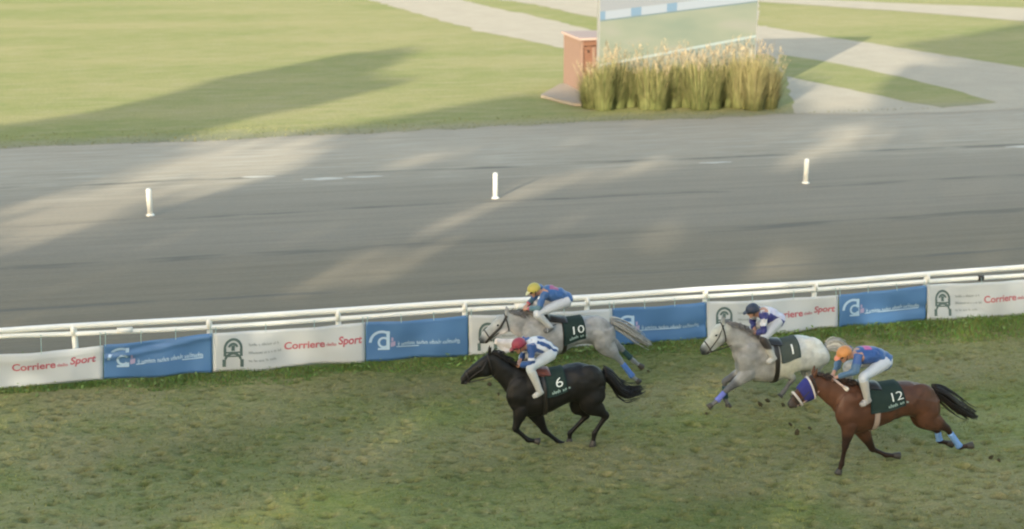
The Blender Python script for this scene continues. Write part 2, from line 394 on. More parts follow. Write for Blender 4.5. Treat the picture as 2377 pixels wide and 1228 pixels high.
# infield lawn with a slightly ragged edge along the track
edge = [(-260, 349), (0, 340), (230, 331), (460, 322), (780, 309), (1100, 296), (1340, 284), (1500, 279), (1700, 269), (1850, 263)]
ew = [gr(*p) for p in edge]; ex = np.array([p[0] for p in ew]); ey = np.array([p[1] for p in ew])
xs = np.arange(ex[0], ex[-1] + .01, .35); yb = np.interp(xs, ex, ey) + (vnoise(xs * 1.3, xs * 0 + 3, 3) - .5) * .5 + (vnoise(xs * .35, xs * 0, 5) - .5) * .6
lawn_edge = np.c_[xs, yb]
pth_in = [gr(*p)[:2] for p in [(1862, 250), (1828, 178), (1783, 121), (1700, 100)]]
lawn = [(-200, 51.5), (ex[0] - 3, ey[0] - .1)] + [tuple(p) for p in lawn_edge] + [(26, 54.5), (300, 56), (500, 800), (-500, 800), (-200, 300)]
def tri_sheet(name, pts, z, mat):
    bm = bmesh.new(); vs = [bm.verts.new((p[0], p[1], z)) for p in pts]
    es = [bm.edges.new((vs[i], vs[(i + 1) % len(vs)])) for i in range(len(vs))]
    bmesh.ops.triangle_fill(bm, edges=es, use_beauty=True); 
    for f in bm.faces:
        if f.normal.z < 0: f.normal_flip()
    me = bpy.data.meshes.new(name); bm.to_mesh(me); bm.free(); o = link(name, me, mat); tag(o, kind='structure'); return o
tri_sheet('infield_lawn', lawn, -.019, M['lawn'])
def ragged(pts, step=.6, amp=.25, seed=1):
    out = []; n = len(pts)
    for i in range(n):
        a = np.array(pts[i]); b = np.array(pts[(i + 1) % n]); L = np.linalg.norm(b - a); k = max(1, int(L / step)); k = min(k, 60)
        d = (b - a) / (L + 1e-9); nn = np.array([-d[1], d[0]])
        for j in range(k):
            p = a + (b - a) * j / k; o = (float(vnoise(np.array(p[0] * .9), np.array(p[1] * .9), seed)) - .5) * 2 * amp
            out.append(tuple(p + nn * o))
    return out
def G(l): return [gr(*p)[:2] for p in l]
# apron of bare ground right of the screen, joining the track; then lawn islands on it, then paths
def extend(l): return G(l)
apron = G([(1845, 262), (1835, 225), (1828, 178), (1783, 121), (1757, 112), (1757, 58), (1960, 91), (2065, 106), (2377, 157), (2700, 215), (2700, 236), (2377, 252), (2050, 266)])
tri_sheet('crossing_apron', ragged(apron, .7, .2, 2), -.014, M['path'])
isl = G([(1800, 124), (1914, 141), (2086, 177), (2212, 207), (2313, 237), (2186, 250), (2076, 229), (1884, 188), (1826, 176)])
tri_sheet('lawn_island', ragged(isl, .5, .15, 4), -.009, M['lawn'])
pa = G([(862, 0), (1000, 40), (1110, 71), (1310, 112), (1400, 130), (1780, 125), (1780, 60), (1400, 76), (1240, 37), (1130, 14), (1075, 0)])
x0 = np.array(pa[0]); x1 = np.array(pa[-1]); d = np.array([-9, 60.0])
pa = [tuple(x0 + d)] + pa + [tuple(x1 + d)]
tri_sheet('gravel_path', ragged(pa, .9, .3, 6), -.009, M['path'])
pb = G([(1155, -2), (1240, 10), (1393, 43), (1460, 56), (1757, 60), (1757, -30), (1393, -20)])
tri_sheet('gravel_path', ragged(pb, 1.2, .3, 8), -.004, M['path'])
pc = G([(1740, -8), (1757, 3), (1900, 13), (2100, 27), (2377, 49), (2640, 72), (2640, 40), (2377, 18), (2100, 8), (1900, -2)])
tri_sheet('gravel_path', ragged(pc, 1.2, .3, 9), .001, M['path'])

# turf of the course: a real uneven, cut-up sheet
def turf():
    DX, DY = .04, .032; X = np.arange(-9, 24.01, DX); Yv = np.arange(14.8, 26.61, DY); nx, ny = len(X), len(Yv)
    gx, gy = np.meshgrid(X, Yv); 
    z = (vnoise(gx * .7, gy * .7, 1) - .5) * .05 + (vnoise(gx * 3, gy * 3.2, 2) - .5) * .022 + (vnoise(gx * 9, gy * 10, 3) - .5) * .03
    tint = np.ones((ny, nx, 3))
    big = vnoise(gx * .28, gy * .5, 11)
    green = np.clip((vnoise(gx * .5 + 4, gy * .8, 12) - .45) * 2.2 + np.clip((19.0 - gy) * .28, 0, 1) * .8 + np.clip((gx - 9) * .05, 0, .3), 0, 1)[..., None]
    tint *= (1 - green) + green * np.array([.80, .93, .72])
    tint *= (.82 + .36 * big)[..., None]
    yl = np.exp(-(((gx - .7 - (gy - 19.1) * .8) / 1.3) ** 2 + ((gy - 19.1) / .7) ** 2)) * (.4 + .8 * vnoise(gx * 1.5, gy * 2, 14)); tint *= 1 + yl[..., None] * np.array([.40, .38, -.1])   # patch of yellow light painted into the turf tint
    for k in range(5200):
        cx, cy = RNG.uniform(-8, 22), RNG.uniform(15, 25.0); r = RNG.uniform(.022, .065); dp = RNG.uniform(.02, .055)
        i0, i1 = int((cx + 9 - .4) / DX), int((cx + 9 + .4) / DX); j0, j1 = int((cy - 14.8 - .4) / DY), int((cy - 14.8 + .4) / DY)
        i0, j0 = max(i0, 0), max(j0, 0); sl = (slice(j0, j1), slice(i0, i1))
        dx = (gx[sl] - cx) / (r * 1.7); dy = (gy[sl] - cy) / r; q = np.exp(-(dx * dx + dy * dy))
        rim = np.exp(-(((gx[sl] - cx - r * 1.6) / r) ** 2 + dy * dy))
        z[sl] -= dp * 1.1 * q; z[sl] += dp * .6 * rim
        soil = (q * RNG.uniform(.3, .9))[..., None]; tint[sl] = tint[sl] * (1 - soil) + soil * np.array([.46, .48, .38]); 
        if k % 3 == 0:
            pale = (rim * .5)[..., None]; tint[sl] = tint[sl] * (1 - pale) + pale * np.array([1.6, 1.45, 1.5])
    v = np.stack([gx, gy, z], -1).reshape(-1, 3)
    me = bpy.data.meshes.new('turf_course'); nf = (nx - 1) * (ny - 1)
    ii, jj = np.meshgrid(np.arange(nx - 1), np.arange(ny - 1)); a = (jj * nx + ii).ravel()
    idx = np.stack([a, a + 1, a + nx + 1, a + nx], 1).ravel()
    me.vertices.add(len(v)); me.vertices.foreach_set('co', v.astype(np.float32).ravel())
    me.loops.add(nf * 4); me.loops.foreach_set('vertex_index', idx.astype(np.int32))
    me.polygons.add(nf); me.polygons.foreach_set('loop_start', np.arange(0, nf * 4, 4, dtype=np.int32)); me.polygons.foreach_set('loop_total', np.full(nf, 4, np.int32))
    me.update(calc_edges=True); me.polygons.foreach_set('use_smooth', [True] * nf)
    paint(me, tint.reshape(-1, 3)); o = link('turf_course', me, M['turf']); tag(o, kind='structure')
    def zf(x, y):
        i = np.clip(((np.asarray(x) + 9) / DX).astype(int), 0, nx - 1); j = np.clip(((np.asarray(y) - 14.8) / DY).astype(int), 0, ny - 1)
        return z[j, i], tint[j, i]
    return zf
TURFZ = turf()
def blades(name, xy, zb, hgt, wid, mat, tint, lean=.5, label=None, parent=None):
    """a patch of grass blades: one triangle each, one mesh"""
    n = len(xy); ang = RNG.uniform(0, 2 * math.pi, n); la = RNG.uniform(0, 2 * math.pi, n); l = RNG.random(n) * lean
    b = np.c_[xy, zb]; s = np.c_[np.cos(ang), np.sin(ang), np.zeros(n)] * (wid / 2)[:, None]
    tip = b + np.c_[np.cos(la) * l * hgt, np.sin(la) * l * hgt, hgt * np.sqrt(np.maximum(.1, 1 - l * l))]
    V = np.stack([b - s, b + s, tip], 1).reshape(-1, 3).astype(np.float32); me = bpy.data.meshes.new(name)
    me.vertices.add(3 * n); me.vertices.foreach_set('co', V.ravel()); me.loops.add(3 * n); me.loops.foreach_set('vertex_index', np.arange(3 * n, dtype=np.int32))
    me.polygons.add(n); me.polygons.foreach_set('loop_start', np.arange(0, 3 * n, 3, dtype=np.int32)); me.polygons.foreach_set('loop_total', np.full(n, 3, np.int32))
    me.update(calc_edges=True); paint(me, np.repeat(tint, 3, 0)); o = link(name, me, mat, parent)
    if label: tag(o, label, 'grass', kind='stuff')
    return o
def course_grass():
    n = 120000; xy = np.c_[RNG.uniform(-8, 22, n), RNG.uniform(15, 25.4, n)]
    dens = vnoise(xy[:, 0] * 2.2, xy[:, 1] * 2.6, 21); k = RNG.random(n) < .2 + .9 * dens; xy = xy[k]
    z, t = TURFZ(xy[:, 0], xy[:, 1]); k = t[:, 0] > .62; xy, z, t = xy[k], z[k], t[k]; k = len(xy); t = t * (.75 + .5 * RNG.random((k, 1)))
    blades('course_grass', xy, z - .005,   .02 + .035 * RNG.random(k), .012 + .014 * RNG.random(k), M['blade'], t, .8, 'short worn olive grass of the race course')
course_grass()
def verge():
    n = 60000; x = RNG.uniform(-8, 22, n); w_ = np.clip(.45 + .03 * (x - 2) + .5 * (vnoise(x * .8, x * 0, 31) - .5), .15, 1.4)
    y = 25.55 - RNG.random(n) ** 1.4 * w_ * 1.5; hi = .72 * (.06 + np.clip((x - 8) * .010, 0, .12) + .10 * vnoise(x * 2.5, y * 3, 33)) * (.5 + .8 * RNG.random(n)) * np.clip(1.25 - (25.55 - y) / (w_ * 1.6), .25, 1)
    z, t = TURFZ(x, y)
    blades('verge_grass', np.c_[x, y], z - .01, hi, .016 + .02 * RNG.random(n), M['verge'], .7 + .6 * RNG.random((n, 3)) * np.array([1, 1, .9]), .75, 'longer green weedy grass at the foot of the banners')
    n = 30000; x = RNG.uniform(-8, 22, n); y = RNG.uniform(25.75, 27.3, n); z = np.full(n, -.02)
    blades('rail_grass', np.c_[x, y], z, .1 + .12 * RNG.random(n), .02 + .02 * RNG.random(n), M['verge'], .8 + .6 * RNG.random((n, 3)), .7, 'green grass strip behind the white rail')
    sheet('rail_verge', [(-120, 26.58), (200, 26.58), (200, 27.2), (-120, 27.2)], -.015, M['verge'])
    # low leafy weeds among the long grass
    mb = MB()
    for k in range(700):
        cx = RNG.uniform(5, 22) if k % 4 else RNG.uniform(-6, 8); cy = 25.4 - abs(RNG.normal(0, .28)); r = RNG.uniform(.03, .07); a = RNG.uniform(0, 6.28); zz = RNG.uniform(.04, .17)
        u = np.array([math.cos(a), math.sin(a), RNG.uniform(-.3, .6)]) * r; v_ = np.array([-math.sin(a), math.cos(a), 0.1]) * r * .5
        c = np.array([cx, cy, zz]); mb.add([c - u, c + v_, c + u, c - v_], [(0, 1, 2, 3)])
    me = mb.mesh('weed_leaves', False); paint(me, np.repeat(.7 + .7 * RNG.random((700, 1)), 4, 0) * np.ones(3)); tag(link('weed_leaves', me, M['verge']), 'broad weed leaves in the long grass below the banners', 'weeds', kind='stuff')
verge()
def lawn_grass():
    n = 5000; x = RNG.uniform(-18, 30, n); y = 51.3 + RNG.random(n) ** 1.5 * 3.2; yb = np.interp(x, lawn_edge[:, 0], lawn_edge[:, 1])
    k = (y > yb - .1) & ~((x > 24) & (y > 53)); x, y = x[k], y[k]; n = len(x)
    blades('lawn_grass', np.c_[x, y], np.full(n, -.03), .03 + .05 * RNG.random(n), .03 + .04 * RNG.random(n), M['lawnblade'], .75 + .5 * RNG.random((n, 1)) * np.ones(3), .8, 'sunlit mown grass of the infield')
lawn_grass()
def lime(cx0, cx1, cy, th, seed):
    a, b = gr(cx0, cy), gr(cx1, cy - (cx1 - cx0) * .03); L = np.linalg.norm(b - a); pts = []
    for i in range(15):
        t = i / 14; wd = th * math.sin(math.pi * t) ** .5 * (.4 + .9 * float(vnoise(np.array(t * 5), np.array(seed), seed))); p = lerp(a, b, t); pts.append((p[0], p[1] + wd))
    for i in range(14, -1, -1):
        t = i / 14; wd = th * math.sin(math.pi * t) ** .5 * (.4 + .9 * float(vnoise(np.array(t * 5), np.array(seed + 9), seed))); p = lerp(a, b, t); pts.append((p[0], p[1] - wd - .01))
    tri_sheet('sand_patch', pts, -.018, M['lime'])
for i, q in enumerate([(700, 800, 415, .16), (800, 890, 410, .12), (1620, 1700, 377, .13), (560, 640, 410, .12), (2330, 2420, 340, .15)]): lime(*q, i + 1)

# ------------------------------------------------------------------ marker posts on the track
for i, (px, py) in enumerate([(349, 500), (1150, 460), (1870, 425)]):
    b = gr(px, py, -.025); t = empty('marker_post', (b[0], b[1], -.025))
    tag(t, ['short white marker post on the track at far left, in the lit patch', 'short white marker post on the track, middle of the three', 'short white marker post on the track nearest the screen and paths'][i], 'marker post', 'white marker posts along the track')
    mb = MB(); r = .075
    mb.loft([((b[0], b[1], z), (rr, 0, 0), (0, rr, 0)) for z, rr in ((-.03, r), (.70, r), (.735, r * .9), (.755, r * .6))], 14); mb.obj('post_tube', M['marker'], t)
    MB().loft([((b[0], b[1], z), (rr, 0, 0), (0, rr, 0)) for z, rr in ((-.03, .12), (-.005, .12), (.02, .085))], 14).obj('foot_collar', M['marker'], t)

# ------------------------------------------------------------------ running rail
RY = 25.6
top_px = [(-260, 786), (0, 768), (170, 757), (485, 740), (785, 721), (1080, 702), (1365, 690), (1640, 671), (1895, 657), (2155, 636), (2377, 620), (2640, 602)]
low_px = [(-260, 799), (0, 781), (170, 775), (485, 760), (785, 740), (1080, 719), (1365, 705), (1640, 688), (1895, 672), (2155, 653), (2377, 639), (2640, 621)]
rail = empty('running_rail', (5, RY, 0)); tag(rail, 'long white double running rail with posts along the turf course', 'rail')
tp = np.array([at(x, y, RY) for x, y in top_px]); lp = np.array([at(x, y, RY) for x, y in low_px])
MB().tube(catmull(tp, 6), .058, 12, .045).obj('top_rail', M['pvc'], rail)
MB().tube(catmull(lp, 6), .048, 12, .04).obj('lower_rail', M['pvc'], rail)
for k, px in enumerate([-260, -60, 170, 485, 785, 1080, 1365, 1640, 1895, 2155, 2420]):
    zt = np.interp(px, [p[0] for p in top_px], tp[:, 2]); xx = at(px, np.interp(px, [p[0] for p in top_px], [p[1] for p in top_px]), RY)[0]
    mb = MB(); mb.tube([(xx, RY + .07, -.1), (xx, RY + .07, zt - .12), (xx, RY + .055, zt - .03)], [.055, .055, .05], 10); mb.obj('rail_post', M['pvc'], rail)
    zl = np.interp(px, [p[0] for p in low_px], lp[:, 2])
    MB().tube([(xx - .01, RY - .0, zl - .01), (xx - .01, RY - .0, zt + .01)], [.05, .05], 8, .056).obj('rail_bracket', M['pvc'], rail)
for px, dk in ((290, 0), (1210, 0), (2275, 1)):
    q = at(px, np.interp(px, [p[0] for p in low_px], [p[1] for p in low_px]), RY)
    MB().tube([q - [.14, 0, -.02 * (1 - dk)], q + [.14, 0, .02 * (1 - dk)]] if not dk else [q - [.06, 0, 0], q + [.07, 0, 0]], [.062, .062], 10, .054).obj('rail_sleeve', M['leather'] if dk else M['pvc'], rail)

# ------------------------------------------------------------------ banners
BY = 25.49
panels = [  # x0, x1, top0, top1, bot0, bot1, colour, label
    (-190, 239, 826, 803, 915, 881, 'w', 'sagging white banner with red title at far left, hung below the rail'),
    (241, 492, 800, 774, 881, 863, 'b', 'creased blue banner at left, between the sagging white one and a white one'),
    (495, 847, 773, 749, 865, 838, 'w', 'white banner with arch logo and red title, left of the yellow capped rider'),
    (849, 1087, 748, 733, 838, 823, 'b', 'blue banner just left of the grey horse numbered 10'),
    (1089, 1420, 732, 716, 824, 801, 'w', 'white banner mostly hidden behind the grey horse numbered 10'),
    (1422, 1640, 716, 701, 801, 787, 'b', 'blue banner behind the tail of the grey horse numbered 10'),
    (1642, 1945, 701, 685, 787, 760, 'w', 'white banner behind the navy capped rider on the grey horse'),
    (1947, 2150, 684, 661, 760, 743, 'b', 'blue banner at right, beyond the navy capped rider'),
    (2152, 2520, 661, 640, 745, 722, 'w', 'white banner with arch logo at far right, above tall weeds'),
]
def strip_words(n, h, seed):           # unreadable small print: rows of letter-sized strokes
    rr = random.Random(seed); vs = []; fs = []; x = 0
    while x < n:
        wd = rr.uniform(.02, .035)
        if rr.random() < .16: x += .03
        hh = h * rr.choice([.6, .6, .6, 1.0, .95]); b = len(vs)
        if rr.random() < .5:
            rects = [(x, 0, x + wd * .28, hh), (x + wd * .6, 0, x + wd * .85, h * .6), (x, h * .45, x + wd * .85, h * .6)]
        else:
            rects = [(x, 0, x + wd * .85, h * .14), (x, h * .26, x + wd * .85, h * .4), (x, 0, x + wd * .25, h * .6)]
        for a, c, e, g in rects:
            b = len(vs); vs += [(a, c, 0), (e, c, 0), (e, g, 0), (a, g, 0)]; fs.append((b, b + 1, b + 2, b + 3))
        x += wd
    return np.array(vs, float), fs
def arc_shape(cx, cy, r0, r1, a0, a1, n=14):
    vs = []; 
    for i in range(n + 1):
        a = a0 + (a1 - a0) * i / n; vs += [(cx + r0 * math.cos(a), cy + r0 * math.sin(a), 0), (cx + r1 * math.cos(a), cy + r1 * math.sin(a), 0)]
    return np.array(vs), [(2 * i, 2 * i + 1, 2 * i + 3, 2 * i + 2) for i in range(n)]
def quad(x0, y0, x1, y1, sl=0): return np.array([(x0, y0, 0), (x1, y0 + sl, 0), (x1, y1 + sl, 0), (x0, y1, 0)], float), [(0, 1, 2, 3)]
TITLE = text_mesh('Corriere', 1, .025); TITLE2 = text_mesh('dello', 1, .015); TITLE3 = text_mesh('Sport', 1, .03, shear=.15)
def banner(i, p):
    x0, x1, t0, t1, b0, b1, colr, label = p
    A, B_, C_, D_ = at(x0, t0, BY), at(x1, t1, BY), at(x1, b1, BY), at(x0, b0, BY)
    sag = .06 if i == 0 else .02
    def surf(s, t, off=0.0):
        s = np.asarray(s, float); t = np.asarray(t, float)
        top = A[None] * (1 - s[:, None]) + B_[None] * s[:, None]; bot = D_[None] * (1 - s[:, None]) + C_[None] * s[:, None]
        top[:, 2] -= sag * np.sin(np.pi * s); bot[:, 2] += .02 * np.sin(9 * s + i) - .008
        P = bot * (1 - t[:, None]) + top * t[:, None]
        X = P[:, 0]; Z = P[:, 2]
        rip = .020 * np.sin(3.1 * X + 4 * Z + i) + .012 * np.sin(7.3 * X - 3 * Z) + .03 * (vnoise(X * 2.2, Z * 3, 40 + i) - .5)
        if i == 1: d = t - (.62 + .33 * s); rip = rip - .05 * np.exp(-(d / .05) ** 2) + .035 * np.exp(-((d - .09) / .06) ** 2)   # long crease
        if i == 0: d = t - (.74 + .10 * s); rip = rip - .02 * np.exp(-(d / .06) ** 2)
        if i in (7, 5): d = t - (.30 + .08 * s); rip = rip + .04 * np.exp(-(d / .10) ** 2) * s
        P[:, 1] = BY + rip - off; return P
    L = np.linalg.norm(B_ - A); Hh = A[2] - D_[2]
    t = empty('advertising_banner', (A[0], BY, 0)); tag(t, label, 'banner', 'banners hung along the rail')
    ns, ntt = 40, 14; ss, tt = np.meshgrid(np.linspace(0, 1, ns), np.linspace(0, 1, ntt)); f = surf(ss.ravel(), tt.ravel()); g = surf(ss.ravel(), tt.ravel(), -.006)
    mb = MB(); q = [(j * ns + k, j * ns + k + 1, (j + 1) * ns + k + 1, (j + 1) * ns + k) for j in range(ntt - 1) for k in range(ns - 1)]
    n0 = ns * ntt; q2 = [(a + n0, d_ + n0, c_ + n0, b_ + n0) for a, b_, c_, d_ in q]
    rim = [k for k in range(ns)] + [j * ns + ns - 1 for j in range(1, ntt)] + [(ntt - 1) * ns + k for k in range(ns - 2, -1, -1)] + [j * ns for j in range(ntt - 2, 0, -1)]
    q3 = [(rim[k], rim[k] + n0, rim[(k + 1) % len(rim)] + n0, rim[(k + 1) % len(rim)]) for k in range(len(rim))]
    mb.add(np.r_[f, g], q + q2 + q3); mb.obj('banner_sheet', M['bw' if colr == 'w' else 'bb'], t)
    for s_ in (.015, .34, .66, .985):     # cords tying the sheet up to the lower rail
        a = surf([s_], [.985], .004)[0]; zr = np.interp(a[0], lp[:, 0], lp[:, 2]); b = np.array([a[0] + .01, RY - .05, zr + .02])
        if b[2] - a[2] > -.05: MB().tube([a + [0, -.004, -.02], a, b], .007, 5).obj('tie', M['print_teal'], t)
    def put(name, shapes, mat, u0, v0, su, sv):
        """print given in its own units, placed at (u0,v0) metres from the panel's lower left"""
        m2 = MB()
        for vs, fs in shapes:
            vs = np.asarray(vs); s = (u0 + vs[:, 0] * su) / L; tv = (v0 + vs[:, 1] * sv) / Hh; m2.add(surf(s, tv, .005), fs)
        o = m2.obj(name, M[mat], t, False)
        if name == 'small_print': o['kind'] = 'stuff'
        return o
    hw = x1 - x0
    if colr == 'w':
        full = 2.95; u = lambda k: k * full + (L - full if i == 0 else 0)
        h = .75
        # arch logo: a horseshoe of dark bands on two feet
        sh = [arc_shape(0, .42, .20, .27, 0, math.pi), arc_shape(0, .42, .09, .155, .3, math.pi - .3), quad(-.27, .22, -.19, .42), quad(.19, .22, .27, .42),
              quad(-.21, .30, .21, .34), arc_shape(0, .06, .20, .27, .35, math.pi - .35), quad(-.30, -.06, -.20, .14), quad(.20, -.06, .30, .14), quad(-.05, .36, .05, .50), quad(-.15, .20, .15, .235)]
        if i != 0: put('logo', sh, 'p_dark', u(.125), .14, .66, .78)
        if i != 0:
            for k, (vv, ln) in enumerate(((.50, .62), (.345, .66), (.19, .58))):
                put('small_print', [strip_words(ln, .06, 10 + k)], 'p_grey', u(.225), vv, .9, 1.0)
        put('title', [TITLE], 'p_red', u(.450), .36, .215, .215); put('title', [TITLE2], 'p_red', u(.722), .375, .10, .10); put('title', [TITLE3], 'p_red', u(.80), .40, .20, .215)
    else:
        k = L / 2.03
        put('logo', [arc_shape(.30, .20, .20, .255, .9, math.pi), arc_shape(.335, .20, .075, .12, .5, 5.6), quad(.385, .06, .45, .44), quad(.22, .045, .45, .085), quad(.30, .40, .45, .44)], 'p_light', .02 * k, .18, k, .95)
        put('logo_mark', [quad(.47, .10, .56, .20, .02), quad(.48, .22, .52, .30)], 'p_pink', .02 * k, .18, k, .95)
        put('small_print', [strip_words(1.25, .10, 31)], 'p_light', .60 * k, .285, k, .95)
        put('underline', [quad(0, 0, 1.26, .018)], 'p_light', .60 * k, .262, k, 1)
    return t
for i, p in enumerate(panels): banner(i, p)

# ------------------------------------------------------------------ screen, shed, pampas grass
def screen():
    SY = 57.0; xl = at(1393, 40, SY)[0]; xr = at(1757, 40, SY)[0]; zb, zt = 1.35, 6.6
    t = empty('video_screen', ((xl + xr) / 2, SY, 0)); tag(t, 'large outdoor video screen showing the race, standing behind the pampas grass', 'screen')
    n = N('screen_picture'); tc = n.new('ShaderNodeTexCoord'); sp = n.new('ShaderNodeSeparateXYZ'); n.ln(tc.outputs['UV'], sp.inputs[0]); u, v = sp.outputs[0], sp.outputs[1]
    f = n.noise(n.coord((1.1, 2.2, 1), 'UV'), 2.0, 2); col = n.ramp(f, [(.3, (.27, .35, .22)), (.52, (.38, .42, .26)), (.72, (.48, .46, .33))])
    fine = n.noise(n.coord((20, 5, 1), 'UV'), 4, 3)
    def band(slope, off, half):        # |v - slope*u - off| < half
        d = n.math('ABSOLUTE', n.math('SUBTRACT', n.math('SUBTRACT', v, n.math('MULTIPLY', u, slope)), off)); return n.math('LESS_THAN', d, half)
    above = n.math('GREATER_THAN', n.math('SUBTRACT', v, n.math('MULTIPLY', u, .131)), .490)
    col = n.mix(above, col, (.42, .44, .42))
    bnd = band(.131, .455, .034); blue = n.math('GREATER_THAN', n.math('COSINE', n.math('MULTIPLY', u, 27.9)), .62)
    bc = n.mix(n.math('MULTIPLY', blue, n.math('LESS_THAN', u, .55)), (.54, .60, .60), (.20, .38, .50)); col = n.mix(bnd, col, bc)
    col = n.mix(band(.131, .416, .006), col, (.16, .26, .25))
    below = n.math('LESS_THAN', n.math('SUBTRACT', v, n.math('MULTIPLY', u, .207)), .05); col = n.mix(below, col, n.mix(n.math('GREATER_THAN', fine, .56), (.34, .40, .30), (.16, .18, .13)))
    col = n.mix(band(.207, .056, .010), col, (.62, .72, .60))
    n.ln(col, n.b.inputs['Emission Color']); n.b.inputs['Emission Strength'].default_value = .25; n.b.inputs['Base Color'].default_value = (.03, .03, .03, 1); n.b.inputs['Roughness'].default_value = .35
    me = MB().add([(xl, SY, zb), (xr, SY, zb), (xr, SY, zt), (xl, SY, zt)], [(0, 1, 2, 3)]).mesh('screen_face', False)
    uv = me.uv_layers.new(name='UVMap'); 
    for l, c in zip(uv.data, [(0, 0), (1, 0), (1, 1), (0, 1)]): l.uv = c
    link('screen_face', me, n.m, t)
    MB().box(((xl + xr) / 2, SY + .17, (zb + zt) / 2), ((xr - xl) / 2 + .03, .165, (zt - zb) / 2 + .03)).obj('cabinet', M['metal'], t, False)
    for x in (xl + .6, (xl + xr) / 2, xr - .6): MB().box((x, SY + .4, zb / 2 - .02), (.11, .11, zb / 2)).obj('leg', M['metal'], t, False)
screen()
def shed():
    b = at(1310, 215, 60.3); z0 = .02; x0 = at(1347, 210, 60.0)[0]; Y0, Y1 = 60.0, 63.0
    t = empty('service_shed', (x0 + 1, 61.3, 0)); tag(t, 'small terracotta shed with flat roof left of the video screen', 'shed')
    zt = at(1347, 93, 60.0)[2]; W_ = 1.9
    xL = at(1306, 200, Y1)[0]; xL = x0 - .05
    mb = MB()
    mb.box((x0 + .06, (Y0 + Y1) / 2, zt / 2), (.06, (Y1 - Y0) / 2, zt / 2)).obj('side_wall', M['brick'], t, False)
    MB().box((x0 + W_, (Y0 + Y1) / 2, zt / 2), (.06, (Y1 - Y0) / 2, zt / 2)).obj('side_wall', M['brick'], t, False)
    MB().box((x0 + W_ / 2 + .03, Y1 - .06, zt / 2), (W_ / 2 - .1, .055, zt / 2 - .005)).obj('back_wall', M['brick'], t, False)
    MB().box((x0 + W_ / 2 + .03, Y0 + .12, zt / 2 - .15), (W_ / 2 - .1, .05, zt / 2 - .16)).obj('door_panel', M['brickdark'], t, False)
    MB().box((x0 + W_ / 2 + .03, Y0 + .07, zt - .14), (W_ / 2 - .1, .06, .13)).obj('door_lintel', M['brickdark'], t, False)
    MB().box((x0 + .62, Y0 + .09, zt / 2 - .16), (.06, .06, zt / 2 - .17)).obj('door_post', M['brick'], t, False)
    MB().box((x0 + W_ / 2 + .03, (Y0 + Y1) / 2 - .05, zt + .05), (W_ / 2 + .14, (Y1 - Y0) / 2 + .14, .05)).obj('roof', M['roofm'], t, False)
    MB().box((x0 + .35, Y0 + .02, zt - .5), (.025, .02, .06)).obj('handle', M['leather'], t, False)
    sl = G([(1255, 226), (1330, 246), (1420, 250), (1420, 190), (1300, 200)])
    m2 = MB(); k = len(sl); m2.add([(p[0], p[1], .0) for p in sl] + [(p[0], p[1], .12) for p in sl], [tuple(range(k, 2 * k))] + [(j, (j + 1) % k, k + (j + 1) % k, k + j) for j in range(k)])
    tag(m2.obj('concrete_slab', M['concrete'], None, False), kind='structure')
shed()
def m_pampas(name, lo, hi, top):
    n = N(name); tc = n.new('ShaderNodeTexCoord'); a = n.new('ShaderNodeAttribute', attribute_name='tint')
    return n.done(n.mix(1.0, a.outputs['Color'], n.ramp(n.noise(n.coord(), 3, 4), [(.3, (.8,) * 3), (.7, (1.2,) * 3)]), 'MULTIPLY'), .75, .2)
M['pampas'] = m_pampas('pampas_leaf', 0, 0, 0)
